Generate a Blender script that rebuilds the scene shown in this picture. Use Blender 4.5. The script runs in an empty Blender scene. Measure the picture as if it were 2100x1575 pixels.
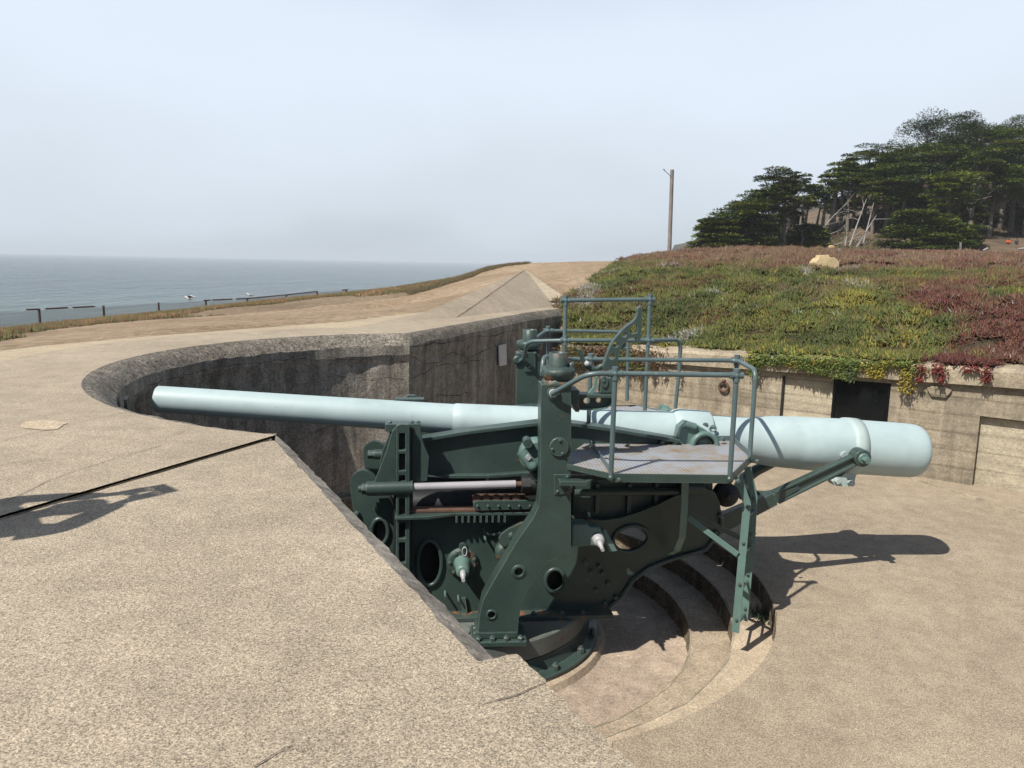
import bpy, bmesh, math, random
import numpy as np
from mathutils import Vector, Matrix, Quaternion

random.seed(7)
RNG = np.random.default_rng(7)
scene = bpy.context.scene
COL = scene.collection

# ------------------------------------------------------------------ camera
PITCH, ROLL, FPX = math.radians(9.0), math.radians(1.15), 1577.0
camd = bpy.data.cameras.new("camera")
camd.sensor_fit = 'HORIZONTAL'
camd.sensor_width = 36.0
camd.lens = 36.0 * FPX / 2100.0
camd.clip_start = 0.05
camd.clip_end = 30000
cam = bpy.data.objects.new("camera", camd)
COL.objects.link(cam)
cam.matrix_world = Matrix.Rotation(math.radians(90) - PITCH, 4, 'X') @ Matrix.Rotation(ROLL, 4, 'Z')
scene.camera = cam

# ------------------------------------------------------------------ light
SUN_AZ, SUN_EL = math.radians(44), math.radians(51)      # shadows run right and away from the camera
sd = np.array([-math.sin(SUN_AZ) * math.cos(SUN_EL), -math.cos(SUN_AZ) * math.cos(SUN_EL), math.sin(SUN_EL)])
sund = bpy.data.lights.new("sun", 'SUN')
sund.energy = 5.0
sund.angle = math.radians(0.5)
sund.color = (1.0, 0.955, 0.88)
sun = bpy.data.objects.new("sun", sund)
COL.objects.link(sun)
sun.rotation_euler = Vector(sd).to_track_quat('Z', 'Y').to_euler()
sun.location = (0, 0, 40)

world = bpy.data.worlds.new("World")
scene.world = world
world.use_nodes = True
wn, wl = world.node_tree.nodes, world.node_tree.links
wn.clear()
wout = wn.new('ShaderNodeOutputWorld')
wbg = wn.new('ShaderNodeBackground')
wl.new(wbg.outputs[0], wout.inputs[0])
sky = wn.new('ShaderNodeTexSky')
sky.sky_type = 'NISHITA'
sky.sun_disc = False
sky.sun_elevation = SUN_EL
sky.sun_rotation = math.atan2(sd[0], sd[1])
sky.air_density, sky.dust_density, sky.ozone_density = 1.0, 1.2, 1.0
wtc = wn.new('ShaderNodeTexCoord')
wsep = wn.new('ShaderNodeSeparateXYZ')
wl.new(wtc.outputs['Generated'], wsep.inputs[0])
# fog bank: white near the horizon, thinning to the clear sky high up, with soft uneven drifts
wmap = wn.new('ShaderNodeMapping')
wmap.inputs['Scale'].default_value = (1.0, 1.0, 2.2)
wl.new(wtc.outputs['Generated'], wmap.inputs[0])
wnoi = wn.new('ShaderNodeTexNoise')
wnoi.inputs['Scale'].default_value = 2.4
wnoi.inputs['Detail'].default_value = 3.0
wnoi.inputs['Roughness'].default_value = 0.5
wl.new(wmap.outputs[0], wnoi.inputs['Vector'])
wadd = wn.new('ShaderNodeMath'); wadd.operation = 'MULTIPLY_ADD'
wl.new(wnoi.outputs['Fac'], wadd.inputs[0]); wadd.inputs[1].default_value = 0.30
wl.new(wsep.outputs['Z'], wadd.inputs[2])
wr = wn.new('ShaderNodeValToRGB')
wr.color_ramp.interpolation = 'EASE'
wr.color_ramp.elements[0].position = 0.36; wr.color_ramp.elements[0].color = (1, 1, 1, 1)
wr.color_ramp.elements[1].position = 0.95; wr.color_ramp.elements[1].color = (0, 0, 0, 1)
wl.new(wadd.outputs[0], wr.inputs[0])
wfog = wn.new('ShaderNodeValToRGB')
wfe = wfog.color_ramp.elements
wfe[0].position = 0.0; wfe[0].color = (4.9, 5.45, 5.95, 1)
wfe[1].position = 0.26; wfe[1].color = (7.7, 8.6, 9.8, 1)
e = wfe.new(0.09); e.color = (6.5, 7.25, 8.0, 1)
wadd2 = wn.new('ShaderNodeMath'); wadd2.operation = 'MULTIPLY_ADD'
wl.new(wnoi.outputs['Fac'], wadd2.inputs[0]); wadd2.inputs[1].default_value = 0.27
wsub = wn.new('ShaderNodeMath'); wsub.operation = 'SUBTRACT'
wl.new(wsep.outputs['Z'], wsub.inputs[0]); wsub.inputs[1].default_value = 0.09
wl.new(wsub.outputs[0], wadd2.inputs[2])
wl.new(wadd2.outputs[0], wfog.inputs[0])
# the fog lies offshore; the side the sun shines from is clear
wdot = wn.new('ShaderNodeVectorMath'); wdot.operation = 'DOT_PRODUCT'
wl.new(wtc.outputs['Generated'], wdot.inputs[0]); wdot.inputs[1].default_value = (-0.30, 0.954, 0.0)
wmr = wn.new('ShaderNodeMapRange'); wmr.interpolation_type = 'SMOOTHSTEP'
wl.new(wdot.outputs['Value'], wmr.inputs[0]); wmr.inputs[1].default_value = -0.45; wmr.inputs[2].default_value = 0.35
wmul = wn.new('ShaderNodeMath'); wmul.operation = 'MULTIPLY'
wl.new(wr.outputs[0], wmul.inputs[0]); wl.new(wmr.outputs[0], wmul.inputs[1])
wmix = wn.new('ShaderNodeMixRGB')
wl.new(wmul.outputs[0], wmix.inputs[0])
wl.new(sky.outputs[0], wmix.inputs[1])
wl.new(wfog.outputs[0], wmix.inputs[2])
wl.new(wmix.outputs[0], wbg.inputs[0])
wbg.inputs[1].default_value = 0.075

vs = scene.view_settings
vs.view_transform = 'Standard'
vs.look = 'None'
vs.exposure = 0.45
vs.gamma = 1.0
vs.use_curve_mapping = False
scene.render.engine = 'CYCLES'
scene.cycles.use_denoising = True
scene.cycles.max_bounces = 6
scene.cycles.diffuse_bounces = 1
scene.cycles.glossy_bounces = 3
scene.cycles.volume_bounces = 1
scene.cycles.sample_clamp_indirect = 6.0

# ------------------------------------------------------------------ measuring helpers
def ray(px, py):
    u, v = px - 1050.0, -(py - 787.5)
    c, s = math.cos(ROLL), math.sin(ROLL)
    u2, v2 = u * c - v * s, u * s + v * c
    cp, sp = math.cos(PITCH), math.sin(PITCH)
    dx, dy, dz = u2 / FPX, 1.0, v2 / FPX
    return np.array([dx, dy * cp + dz * sp, -dy * sp + dz * cp])
def atz(px, py, z):
    r = ray(px, py); return r * (z / r[2])
def aty(px, py, Y):
    r = ray(px, py); return r * (Y / r[1])
C0 = np.array([-0.43, 7.64])                     # pivot of the carriage
AL = math.atan(0.09)
UD = np.array([math.cos(AL), math.sin(AL)])      # along the gun, towards the breech
VD = np.array([-math.sin(AL), math.cos(AL)])     # across the gun, away from the camera
U3, V3, Z3 = Vector((*UD, 0)), Vector((*VD, 0)), Vector((0, 0, 1))
def L(u, v, z):
    p = C0 + u * UD + v * VD
    return Vector((p[0], p[1], z))
def G(px, py, v):
    r = ray(px, py)
    t = (v + C0 @ VD) / (r[:2] @ VD)
    return Vector(r * t)
def UZ(px, py, v):
    p = G(px, py, v)
    return ((np.array(p[:2]) - C0) @ UD, p[2])

# ------------------------------------------------------------------ object helpers
class MB:
    """collects shapes for one mesh"""
    def __init__(self):
        self.v, self.f, self.s = [], [], []
    def add(self, verts, faces, smooth=False):
        o = len(self.v)
        self.v += [tuple(p) for p in verts]
        self.f += [tuple(i + o for i in f) for f in faces]
        self.s += [smooth] * len(faces)
        return self
    def prism(self, pts, d):
        """polygon pts (Vectors) extruded by vector d"""
        n = len(pts)
        d = Vector(d)
        vs = [Vector(p) for p in pts] + [Vector(p) + d for p in pts]
        nrm = Vector((0, 0, 0))
        for i in range(n):
            a, b = Vector(pts[i]), Vector(pts[(i + 1) % n])
            nrm += a.cross(b)
        fl = nrm.dot(d) > 0
        f0 = list(range(n)); f1 = list(range(n, 2 * n))
        faces = [tuple(reversed(f0)) if fl else tuple(f0), tuple(f1) if fl else tuple(reversed(f1))]
        for i in range(n):
            j = (i + 1) % n
            q = (i, j, n + j, n + i)
            faces.append(q if fl else tuple(reversed(q)))
        return self.add(vs, faces)
    def box(self, c, ax, ay, az):
        """centre and three half-axis vectors"""
        c, ax, ay, az = Vector(c), Vector(ax), Vector(ay), Vector(az)
        pts = [c - ax - ay - az, c + ax - ay - az, c + ax + ay - az, c - ax + ay - az]
        return self.prism(pts, 2 * az)
    def bar(self, a, b, w, h, up=(0, 0, 1)):
        a, b = Vector(a), Vector(b)
        d = (b - a).normalized()
        s = d.cross(Vector(up))
        if s.length < 1e-4: s = d.cross(Vector((1, 0, 0)))
        s.normalize()
        t = s.cross(d).normalized()
        return self.box((a + b) / 2, (b - a) / 2, s * w / 2, t * h / 2)
    def rev(self, a, axis, prof, n=16, cap0=True, cap1=True, smooth=True):
        """profile [(t along axis, radius)] revolved about axis from point a"""
        a = Vector(a); ax = Vector(axis).normalized()
        s = ax.cross(Vector((0, 0, 1)))
        if s.length < 1e-3: s = ax.cross(Vector((1, 0, 0)))
        s.normalize(); t = ax.cross(s)
        vs, fs = [], []
        for (d, r) in prof:
            for k in range(n):
                an = 2 * math.pi * k / n
                vs.append(a + ax * d + (s * math.cos(an) + t * math.sin(an)) * r)
        for i in range(len(prof) - 1):
            for k in range(n):
                k2 = (k + 1) % n
                fs.append((i * n + k, i * n + k2, (i + 1) * n + k2, (i + 1) * n + k))
        self.add(vs, fs, smooth)
        if cap0: self.add(vs[:n], [tuple(reversed(range(n)))])
        if cap1: self.add(vs[-n:], [tuple(range(n))])
        return self
    def cyl(self, a, b, r, n=14, r2=None):
        a, b = Vector(a), Vector(b)
        return self.rev(a, b - a, [(0, r), ((b - a).length, r if r2 is None else r2)], n)
    def tube(self, path, r, n=10, closed=False):
        P = [Vector(p) for p in path]
        m = len(P)
        rr = r if isinstance(r, (list, tuple)) else [r] * m
        up = None
        vs, fs = [], []
        for i in range(m):
            if closed: d = (P[(i + 1) % m] - P[i - 1])
            else: d = (P[min(i + 1, m - 1)] - P[max(i - 1, 0)])
            d.normalize()
            if up is None:
                up = d.cross(Vector((0, 0, 1)))
                if up.length < 1e-3: up = d.cross(Vector((1, 0, 0)))
                up.normalize()
            up = (up - d * up.dot(d)).normalized()
            w = d.cross(up)
            for k in range(n):
                an = 2 * math.pi * k / n
                vs.append(P[i] + (up * math.cos(an) + w * math.sin(an)) * rr[i])
        for i in range(m if closed else m - 1):
            i2 = (i + 1) % m
            for k in range(n):
                k2 = (k + 1) % n
                fs.append((i * n + k, i * n + k2, i2 * n + k2, i2 * n + k))
        self.add(vs, fs, True)
        if not closed:
            self.add(vs[:n], [tuple(reversed(range(n)))])
            self.add(vs[-n:], [tuple(range(n))])
        return self
    def ball(self, c, r, n=12, m=8, sc=(1, 1, 1)):
        c = Vector(c)
        vs, fs = [], []
        for i in range(m + 1):
            th = math.pi * i / m
            for k in range(n):
                an = 2 * math.pi * k / n
                vs.append(c + Vector((r * sc[0] * math.sin(th) * math.cos(an), r * sc[1] * math.sin(th) * math.sin(an), r * sc[2] * math.cos(th))))
        for i in range(m):
            for k in range(n):
                k2 = (k + 1) % n
                fs.append((i * n + k, (i + 1) * n + k, (i + 1) * n + k2, i * n + k2))
        return self.add(vs, fs, True)
    def build(self, name, mat, parent=None, bevel=0.0, off=None, seg=2):
        me = bpy.data.meshes.new(name)
        o3 = off if off is not None else (root_of(parent) if parent else Vector((0, 0, 0)))
        me.from_pydata([(p[0] - o3[0], p[1] - o3[1], p[2] - o3[2]) for p in self.v], [], self.f)
        me.polygons.foreach_set('use_smooth', self.s)
        me.validate(verbose=False)
        me.update()
        ob = bpy.data.objects.new(name, me)
        COL.objects.link(ob)
        if mat: me.materials.append(mat)
        if parent: ob.parent = parent
        if bevel:
            md = ob.modifiers.new("bevel", 'BEVEL')
            md.width = bevel; md.segments = seg; md.limit_method = 'ANGLE'; md.angle_limit = math.radians(40)
            md.harden_normals = False
        return ob

def root_of(o):
    while o.parent: o = o.parent
    return Vector(o.location)
def tag(o, label=None, cat=None, group=None, kind=None):
    if label: o["label"] = label
    if cat: o["category"] = cat
    if group: o["group"] = group
    if kind: o["kind"] = kind
    return o
def empty(name, loc, label=None, cat=None, group=None):
    o = bpy.data.objects.new(name, None)
    o.empty_display_size = 0.2
    COL.objects.link(o)
    o.location = loc
    return tag(o, label, cat, group)
def np_mesh(name, V, Fa, mat, colors=None, parent=None, smooth=False, off=None):
    """numpy mesh: V (n,3), Fa list of (m,k) int arrays"""
    me = bpy.data.meshes.new(name)
    V = np.asarray(V, np.float32)
    if off is not None: V = V - np.array(off, np.float32)
    me.vertices.add(len(V)); me.vertices.foreach_set('co', V.ravel())
    if not isinstance(Fa, list): Fa = [Fa]
    tot = sum(f.size for f in Fa); npoly = sum(len(f) for f in Fa)
    me.loops.add(tot); me.polygons.add(npoly)
    me.loops.foreach_set('vertex_index', np.concatenate([f.ravel() for f in Fa]).astype(np.int32))
    lt = np.concatenate([np.full(len(f), f.shape[1], np.int32) for f in Fa])
    me.polygons.foreach_set('loop_start', np.concatenate([[0], np.cumsum(lt)[:-1]]).astype(np.int32))
    me.polygons.foreach_set('loop_total', lt)
    if smooth: me.polygons.foreach_set('use_smooth', np.ones(npoly, bool))
    if colors is not None:
        at = me.attributes.new('Col', 'FLOAT_COLOR', 'POINT')
        cc = np.ones((len(V), 4), np.float32); cc[:, :3] = colors
        at.data.foreach_set('color', cc.ravel())
    me.update(calc_edges=True)
    if mat: me.materials.append(mat)
    ob = bpy.data.objects.new(name, me)
    COL.objects.link(ob)
    if parent: ob.parent = parent
    return ob

# value noise for scattering and terrain
_perm = RNG.random((64, 64)).astype(np.float32)
def vnoise(x, y):
    x = np.asarray(x, float); y = np.asarray(y, float)
    xi, yi = np.floor(x).astype(int), np.floor(y).astype(int)
    fx, fy = x - xi, y - yi
    fx = fx * fx * (3 - 2 * fx); fy = fy * fy * (3 - 2 * fy)
    g = lambda a, b: _perm[a % 64, b % 64]
    return (g(xi, yi) * (1 - fx) + g(xi + 1, yi) * fx) * (1 - fy) + (g(xi, yi + 1) * (1 - fx) + g(xi + 1, yi + 1) * fx) * fy
def fbm(x, y, n=4):
    s, a, t = 0, 1.0, 0
    for i in range(n):
        s = s + a * vnoise(x * 2 ** i + 17.3 * i, y * 2 ** i + 5.1 * i); t += a; a *= 0.5
    return s / t

# ------------------------------------------------------------------ materials
ALB = 0.78
def alb(c): return tuple(x * ALB for x in c)
def mat_new(name):
    m = bpy.data.materials.new(name)
    m.use_nodes = True
    nt = m.node_tree
    return m, nt.nodes, nt.links, nt.nodes['Principled BSDF']
def N(nodes, t, **kw):
    n = nodes.new(t)
    for k, v in kw.items():
        if k in n.inputs.keys(): n.inputs[k].default_value = v
        else: setattr(n, k, v)
    return n
def ramp(nodes, stops, interp='LINEAR'):
    r = nodes.new('ShaderNodeValToRGB')
    r.color_ramp.interpolation = interp
    el = r.color_ramp.elements
    while len(el) < len(stops): el.new(0.5)
    for e, (p, c) in zip(el, stops):
        e.position = p
        e.color = (c, c, c, 1) if isinstance(c, (int, float)) else (*c, 1)
    return r
def mixc(nodes, links, fac, a, b, mode='MIX'):
    m = nodes.new('ShaderNodeMixRGB')
    m.blend_type = mode
    for i, s in ((0, fac), (1, a), (2, b)):
        if hasattr(s, 'is_output'): links.new(s, m.inputs[i])
        elif isinstance(s, (int, float)): m.inputs[i].default_value = s if i == 0 else (s, s, s, 1)
        else: m.inputs[i].default_value = (*s, 1)
    return m.outputs[0]
def coords(nodes, links, scale=(1, 1, 1), rot=(0, 0, 0)):
    g = nodes.new('ShaderNodeNewGeometry')
    mp = nodes.new('ShaderNodeMapping')
    mp.inputs['Scale'].default_value = scale
    mp.inputs['Rotation'].default_value = rot
    links.new(g.outputs['Position'], mp.inputs[0])
    return mp.outputs[0]

def concrete(name, base, dark, speck=90.0, speck_amt=0.5, stain=0.35, boards=False, streak=0.0, bump=0.25, pits=False, rot=0.0):
    m, n, l, b = mat_new(name)
    base, dark = alb(base), alb(dark)
    p = coords(n, l)
    big = N(n, 'ShaderNodeTexNoise', Scale=0.7, Detail=6.0, Roughness=0.62)
    l.new(p, big.inputs['Vector'])
    r1 = ramp(n, [(0.32, dark), (0.68, base)])
    l.new(big.outputs['Fac'], r1.inputs[0])
    med = N(n, 'ShaderNodeTexNoise', Scale=5.0, Detail=5.0, Roughness=0.7)
    l.new(p, med.inputs['Vector'])
    r2 = ramp(n, [(0.3, 1 - stain), (0.7, 1 + stain * 0.35)])
    l.new(med.outputs['Fac'], r2.inputs[0])
    col = mixc(n, l, 1.0, r1.outputs[0], r2.outputs[0], 'MULTIPLY')
    # exposed aggregate
    vo = N(n, 'ShaderNodeTexVoronoi', Scale=speck)
    l.new(p, vo.inputs['Vector'])
    rs = ramp(n, [(0.0, 1 - speck_amt), (0.30, 1 - 0.35 * speck_amt), (0.55, 1.0), (0.85, 1 + 0.45 * speck_amt), (1.0, 1 + 0.9 * speck_amt)])
    sep = N(n, 'ShaderNodeSeparateColor')
    l.new(vo.outputs['Color'], sep.inputs[0])
    l.new(sep.outputs[0], rs.inputs[0])
    col = mixc(n, l, 1.0, col, rs.outputs[0], 'MULTIPLY')
    fine = N(n, 'ShaderNodeTexNoise', Scale=speck * 0.35, Detail=3.0, Roughness=0.7)
    l.new(p, fine.inputs['Vector'])
    rf = ramp(n, [(0.3, 1 - speck_amt * 0.5), (0.7, 1 + speck_amt * 0.35)])
    l.new(fine.outputs['Fac'], rf.inputs[0])
    col = mixc(n, l, 1.0, col, rf.outputs[0], 'MULTIPLY')
    hgt = fine.outputs['Fac']
    if boards:
        pz = coords(n, l, (0.35, 0.35, 8.5))
        bn = N(n, 'ShaderNodeTexNoise', Scale=1.0, Detail=4.0, Roughness=0.65)
        l.new(pz, bn.inputs['Vector'])
        rb = ramp(n, [(0.25, 0.55), (0.5, 0.95), (0.75, 1.25)])
        l.new(bn.outputs['Fac'], rb.inputs[0])
        col = mixc(n, l, 0.8, col, rb.outputs[0], 'MULTIPLY')
        g2 = N(n, 'ShaderNodeTexWave', wave_type='BANDS', bands_direction='Z', Scale=1.15, Distortion=0.6, Detail=2.0)
        g2.inputs['Detail Scale'].default_value = 0.6
        l.new(coords(n, l), g2.inputs['Vector'])
        rg = ramp(n, [(0.0, 0.62), (0.06, 1.0), (1.0, 1.0)])
        l.new(g2.outputs['Fac'], rg.inputs[0])
        col = mixc(n, l, 0.7, col, rg.outputs[0], 'MULTIPLY')
    if streak:
        ps = coords(n, l, (7.0, 7.0, 0.45))
        sn = N(n, 'ShaderNodeTexNoise', Scale=1.0, Detail=5.0, Roughness=0.7)
        l.new(ps, sn.inputs['Vector'])
        rr = ramp(n, [(0.32, 1 - streak), (0.62, 1.08)])
        l.new(sn.outputs['Fac'], rr.inputs[0])
        col = mixc(n, l, 1.0, col, rr.outputs[0], 'MULTIPLY')
    if pits:
        pv = N(n, 'ShaderNodeTexNoise', Scale=16.0, Detail=4.0, Roughness=0.75)
        l.new(p, pv.inputs['Vector'])
        rp = ramp(n, [(0.27, 0.25), (0.36, 1.0)])
        l.new(pv.outputs['Fac'], rp.inputs[0])
        col = mixc(n, l, 1.0, col, rp.outputs[0], 'MULTIPLY')
    l.new(col, b.inputs['Base Color'])
    b.inputs['Roughness'].default_value = 0.9
    b.inputs['Specular IOR Level'].default_value = 0.25
    bp = N(n, 'ShaderNodeBump', Strength=bump, Distance=0.012)
    add = N(n, 'ShaderNodeMath', operation='ADD')
    l.new(hgt, add.inputs[0]); l.new(sep.outputs[0], add.inputs[1])
    l.new(add.outputs[0], bp.inputs['Height'])
    l.new(bp.outputs[0], b.inputs['Normal'])
    return m

def paint(name, base, rough=0.4, rust=0.0, bump=0.25, vary=0.18, lum=28.0, spec=0.5, wear=None, metal=0.0, edge=None):
    m, n, l, b = mat_new(name)
    base = alb(base); wear = alb(wear) if wear else None
    p = coords(n, l)
    big = N(n, 'ShaderNodeTexNoise', Scale=3.0, Detail=6.0, Roughness=0.65)
    l.new(p, big.inputs['Vector'])
    rv = ramp(n, [(0.28, 1 - vary), (0.72, 1 + vary)])
    l.new(big.outputs['Fac'], rv.inputs[0])
    col = mixc(n, l, 1.0, base, rv.outputs[0], 'MULTIPLY')
    if wear:
        w = N(n, 'ShaderNodeTexNoise', Scale=19.0, Detail=6.0, Roughness=0.75)
        l.new(p, w.inputs['Vector'])
        rw = ramp(n, [(0.62, 0.0), (0.70, 1.0)])
        l.new(w.outputs['Fac'], rw.inputs[0])
        col = mixc(n, l, rw.outputs[0], col, wear)
    if edge:
        bv = N(n, 'ShaderNodeBevel', samples=4); bv.inputs['Radius'].default_value = 0.014
        ge = N(n, 'ShaderNodeNewGeometry')
        dt = N(n, 'ShaderNodeVectorMath', operation='DOT_PRODUCT')
        l.new(bv.outputs[0], dt.inputs[0]); l.new(ge.outputs['Normal'], dt.inputs[1])
        en = N(n, 'ShaderNodeTexNoise', Scale=22.0, Detail=4.0, Roughness=0.7)
        l.new(p, en.inputs['Vector'])
        sm = N(n, 'ShaderNodeMath', operation='MULTIPLY_ADD')
        l.new(en.outputs['Fac'], sm.inputs[0]); sm.inputs[1].default_value = 0.22; l.new(dt.outputs['Value'], sm.inputs[2])
        re_ = ramp(n, [(0.98, 1.0), (1.06, 0.0)])
        sm2 = N(n, 'ShaderNodeMath', operation='MULTIPLY'); l.new(sm.outputs[0], sm2.inputs[0]); sm2.inputs[1].default_value = 0.9
        re_ = ramp(n, [(0.90, 1.0), (0.965, 0.0)])
        l.new(sm2.outputs[0], re_.inputs[0])
        col = mixc(n, l, re_.outputs[0], col, alb(edge))
    if rust:
        rn = N(n, 'ShaderNodeTexNoise', Scale=6.5, Detail=8.0, Roughness=0.72)
        l.new(p, rn.inputs['Vector'])
        rr = ramp(n, [(0.70 - rust * 0.16, 0.0), (0.77 - rust * 0.16, 1.0)])
        l.new(rn.outputs['Fac'], rr.inputs[0])
        rc = N(n, 'ShaderNodeTexNoise', Scale=60.0, Detail=3.0)
        l.new(p, rc.inputs['Vector'])
        rcr = ramp(n, [(0.3, (0.09, 0.035, 0.018)), (0.7, (0.28, 0.115, 0.045))])
        l.new(rc.outputs['Fac'], rcr.inputs[0])
        col = mixc(n, l, rr.outputs[0], col, rcr.outputs[0])
    l.new(col, b.inputs['Base Color'])
    b.inputs['Roughness'].default_value = rough
    b.inputs['Metallic'].default_value = metal
    b.inputs['Specular IOR Level'].default_value = spec
    rgh = ramp(n, [(0.3, rough * 0.8), (0.75, min(1, rough * 1.35))])
    l.new(big.outputs['Fac'], rgh.inputs[0]); l.new(rgh.outputs[0], b.inputs['Roughness'])
    pit = N(n, 'ShaderNodeTexNoise', Scale=lum, Detail=4.0, Roughness=0.6)
    l.new(p, pit.inputs['Vector'])
    bp = N(n, 'ShaderNodeBump', Strength=bump, Distance=0.01)
    l.new(pit.outputs['Fac'], bp.inputs['Height'])
    l.new(bp.outputs[0], b.inputs['Normal'])
    return m

def simple(name, base, rough=0.8, spec=0.3, metal=0.0, noise=0.0, sc=10.0):
    m, n, l, b = mat_new(name)
    base = alb(base)
    if noise:
        t = N(n, 'ShaderNodeTexNoise', Scale=sc, Detail=5.0, Roughness=0.65)
        l.new(coords(n, l), t.inputs['Vector'])
        r = ramp(n, [(0.3, 1 - noise), (0.7, 1 + noise)])
        l.new(t.outputs['Fac'], r.inputs[0])
        l.new(mixc(n, l, 1.0, base, r.outputs[0], 'MULTIPLY'), b.inputs['Base Color'])
    else:
        b.inputs['Base Color'].default_value = (*base, 1)
    b.inputs['Roughness'].default_value = rough
    b.inputs['Specular IOR Level'].default_value = spec
    b.inputs['Metallic'].default_value = metal
    return m

def attr_mat(name, rough=0.6, spec=0.3, trans=0.0):
    m, n, l, b = mat_new(name)
    a = N(n, 'ShaderNodeAttribute', attribute_name='Col')
    l.new(a.outputs['Color'], b.inputs['Base Color'])
    b.inputs['Roughness'].default_value = rough
    b.inputs['Specular IOR Level'].default_value = spec
    if trans:
        out = n['Material Output']
        tr = N(n, 'ShaderNodeBsdfTranslucent')
        l.new(a.outputs['Color'], tr.inputs[0])
        mx = N(n, 'ShaderNodeMixShader')
        mx.inputs[0].default_value = trans
        l.new(b.outputs[0], mx.inputs[1]); l.new(tr.outputs[0], mx.inputs[2])
        l.new(mx.outputs[0], out.inputs[0])
    return m

M = {}
M['apron'] = concrete('apron_concrete', (0.51, 0.425, 0.315), (0.40, 0.333, 0.243), speck=310, speck_amt=0.58, stain=0.22, bump=0.35)
M['floor'] = concrete('floor_concrete', (0.465, 0.378, 0.272), (0.375, 0.303, 0.216), speck=190, speck_amt=0.5, stain=0.24, bump=0.3)
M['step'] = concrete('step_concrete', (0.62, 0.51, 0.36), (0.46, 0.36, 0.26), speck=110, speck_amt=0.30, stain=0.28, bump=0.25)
M['step2'] = concrete('lower_step_concrete', (0.52, 0.42, 0.30), (0.38, 0.30, 0.215), speck=110, speck_amt=0.35, stain=0.3, bump=0.25)
M['well'] = concrete('well_floor_concrete', (0.56, 0.45, 0.34), (0.42, 0.325, 0.25), speck=110, speck_amt=0.3, stain=0.35, bump=0.25)
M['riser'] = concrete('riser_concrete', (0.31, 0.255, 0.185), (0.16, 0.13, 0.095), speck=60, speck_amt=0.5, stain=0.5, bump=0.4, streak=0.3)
M['pit'] = concrete('pit_wall_concrete', (0.54, 0.48, 0.40), (0.29, 0.255, 0.21), speck=70, speck_amt=0.35, stain=0.45, streak=0.5, bump=0.5, pits=True)
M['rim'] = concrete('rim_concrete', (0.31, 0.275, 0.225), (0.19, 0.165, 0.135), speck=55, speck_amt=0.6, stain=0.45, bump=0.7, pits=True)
M['wall'] = concrete('board_wall_concrete', (0.47, 0.40, 0.29), (0.27, 0.225, 0.165), speck=60, speck_amt=0.2, stain=0.35, boards=True, streak=0.25, bump=0.3)
M['wall_light'] = concrete('pale_panel_concrete', (0.56, 0.49, 0.36), (0.42, 0.36, 0.26), speck=60, speck_amt=0.2, stain=0.25, boards=True, bump=0.3)
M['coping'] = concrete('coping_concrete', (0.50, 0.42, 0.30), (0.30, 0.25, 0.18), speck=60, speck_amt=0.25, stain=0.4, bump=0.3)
M['path'] = concrete('path_concrete', (0.50, 0.41, 0.28), (0.42, 0.34, 0.235), speck=70, speck_amt=0.2, stain=0.12, bump=0.2)
M['green'] = paint('green_paint', (0.040, 0.066, 0.057), rough=0.36, rust=0.32, bump=0.26, edge=(0.12, 0.165, 0.15), wear=(0.062, 0.095, 0.083))
M['green_rust'] = paint('rusty_green_paint', (0.043, 0.070, 0.060), rough=0.5, rust=1.0, bump=0.4)
M['racer'] = paint('dusty_racer_paint', (0.15, 0.165, 0.145), rough=0.55, rust=0.7, bump=0.2, vary=0.3, wear=(0.30, 0.26, 0.20))
M['green_pale'] = paint('weathered_green_paint', (0.12, 0.20, 0.175), rough=0.45, rust=0.15, bump=0.2, wear=(0.2, 0.28, 0.26))
M['rail'] = paint('rail_paint', (0.095, 0.138, 0.14), rough=0.38, rust=0.1, bump=0.12, wear=(0.27, 0.33, 0.36))
M['gun'] = paint('pale_gun_paint', (0.435, 0.54, 0.54), rough=0.48, bump=0.07, vary=0.09, lum=9.0, wear=(0.35, 0.435, 0.43))
M['band'] = paint('grey_band_paint', (0.42, 0.51, 0.49), rough=0.55, bump=0.08, vary=0.12)
M['steel'] = paint('bare_steel', (0.42, 0.42, 0.43), rough=0.45, rust=0.25, bump=0.1, vary=0.2)
M['rod'] = paint('white_rod_paint', (0.36, 0.345, 0.365), rough=0.5, bump=0.05, vary=0.1, rust=0.1)
M['rust'] = paint('rust_iron', (0.11, 0.058, 0.036), rough=0.8, bump=0.5, vary=0.4, lum=40)
M['iron_shade'] = paint('dark_iron_shade', (0.016, 0.019, 0.019), rough=0.6, bump=0.3, rust=0.1)  # iron parts, and the plates that stand in for shade behind openings
M['black'] = paint('black_door_paint', (0.006, 0.007, 0.008), rough=0.22, bump=0.08, vary=0.3, wear=(0.03, 0.03, 0.032))
M['wood'] = paint('grey_wood', (0.23, 0.20, 0.18), rough=0.85, bump=0.5, vary=0.3)
M['post'] = paint('rusty_post', (0.12, 0.065, 0.05), rough=0.85, bump=0.4, vary=0.4)
M['wire'] = simple('wire_grey', (0.22, 0.22, 0.20), 0.6, 0.4)
M['white'] = paint('white_marker', (0.62, 0.6, 0.57), rough=0.8, vary=0.1, wear=(0.12, 0.11, 0.10))
M['cream'] = concrete('cream_concrete', (0.66, 0.52, 0.30), (0.50, 0.38, 0.21), speck=40, speck_amt=0.15, stain=0.25)

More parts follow.
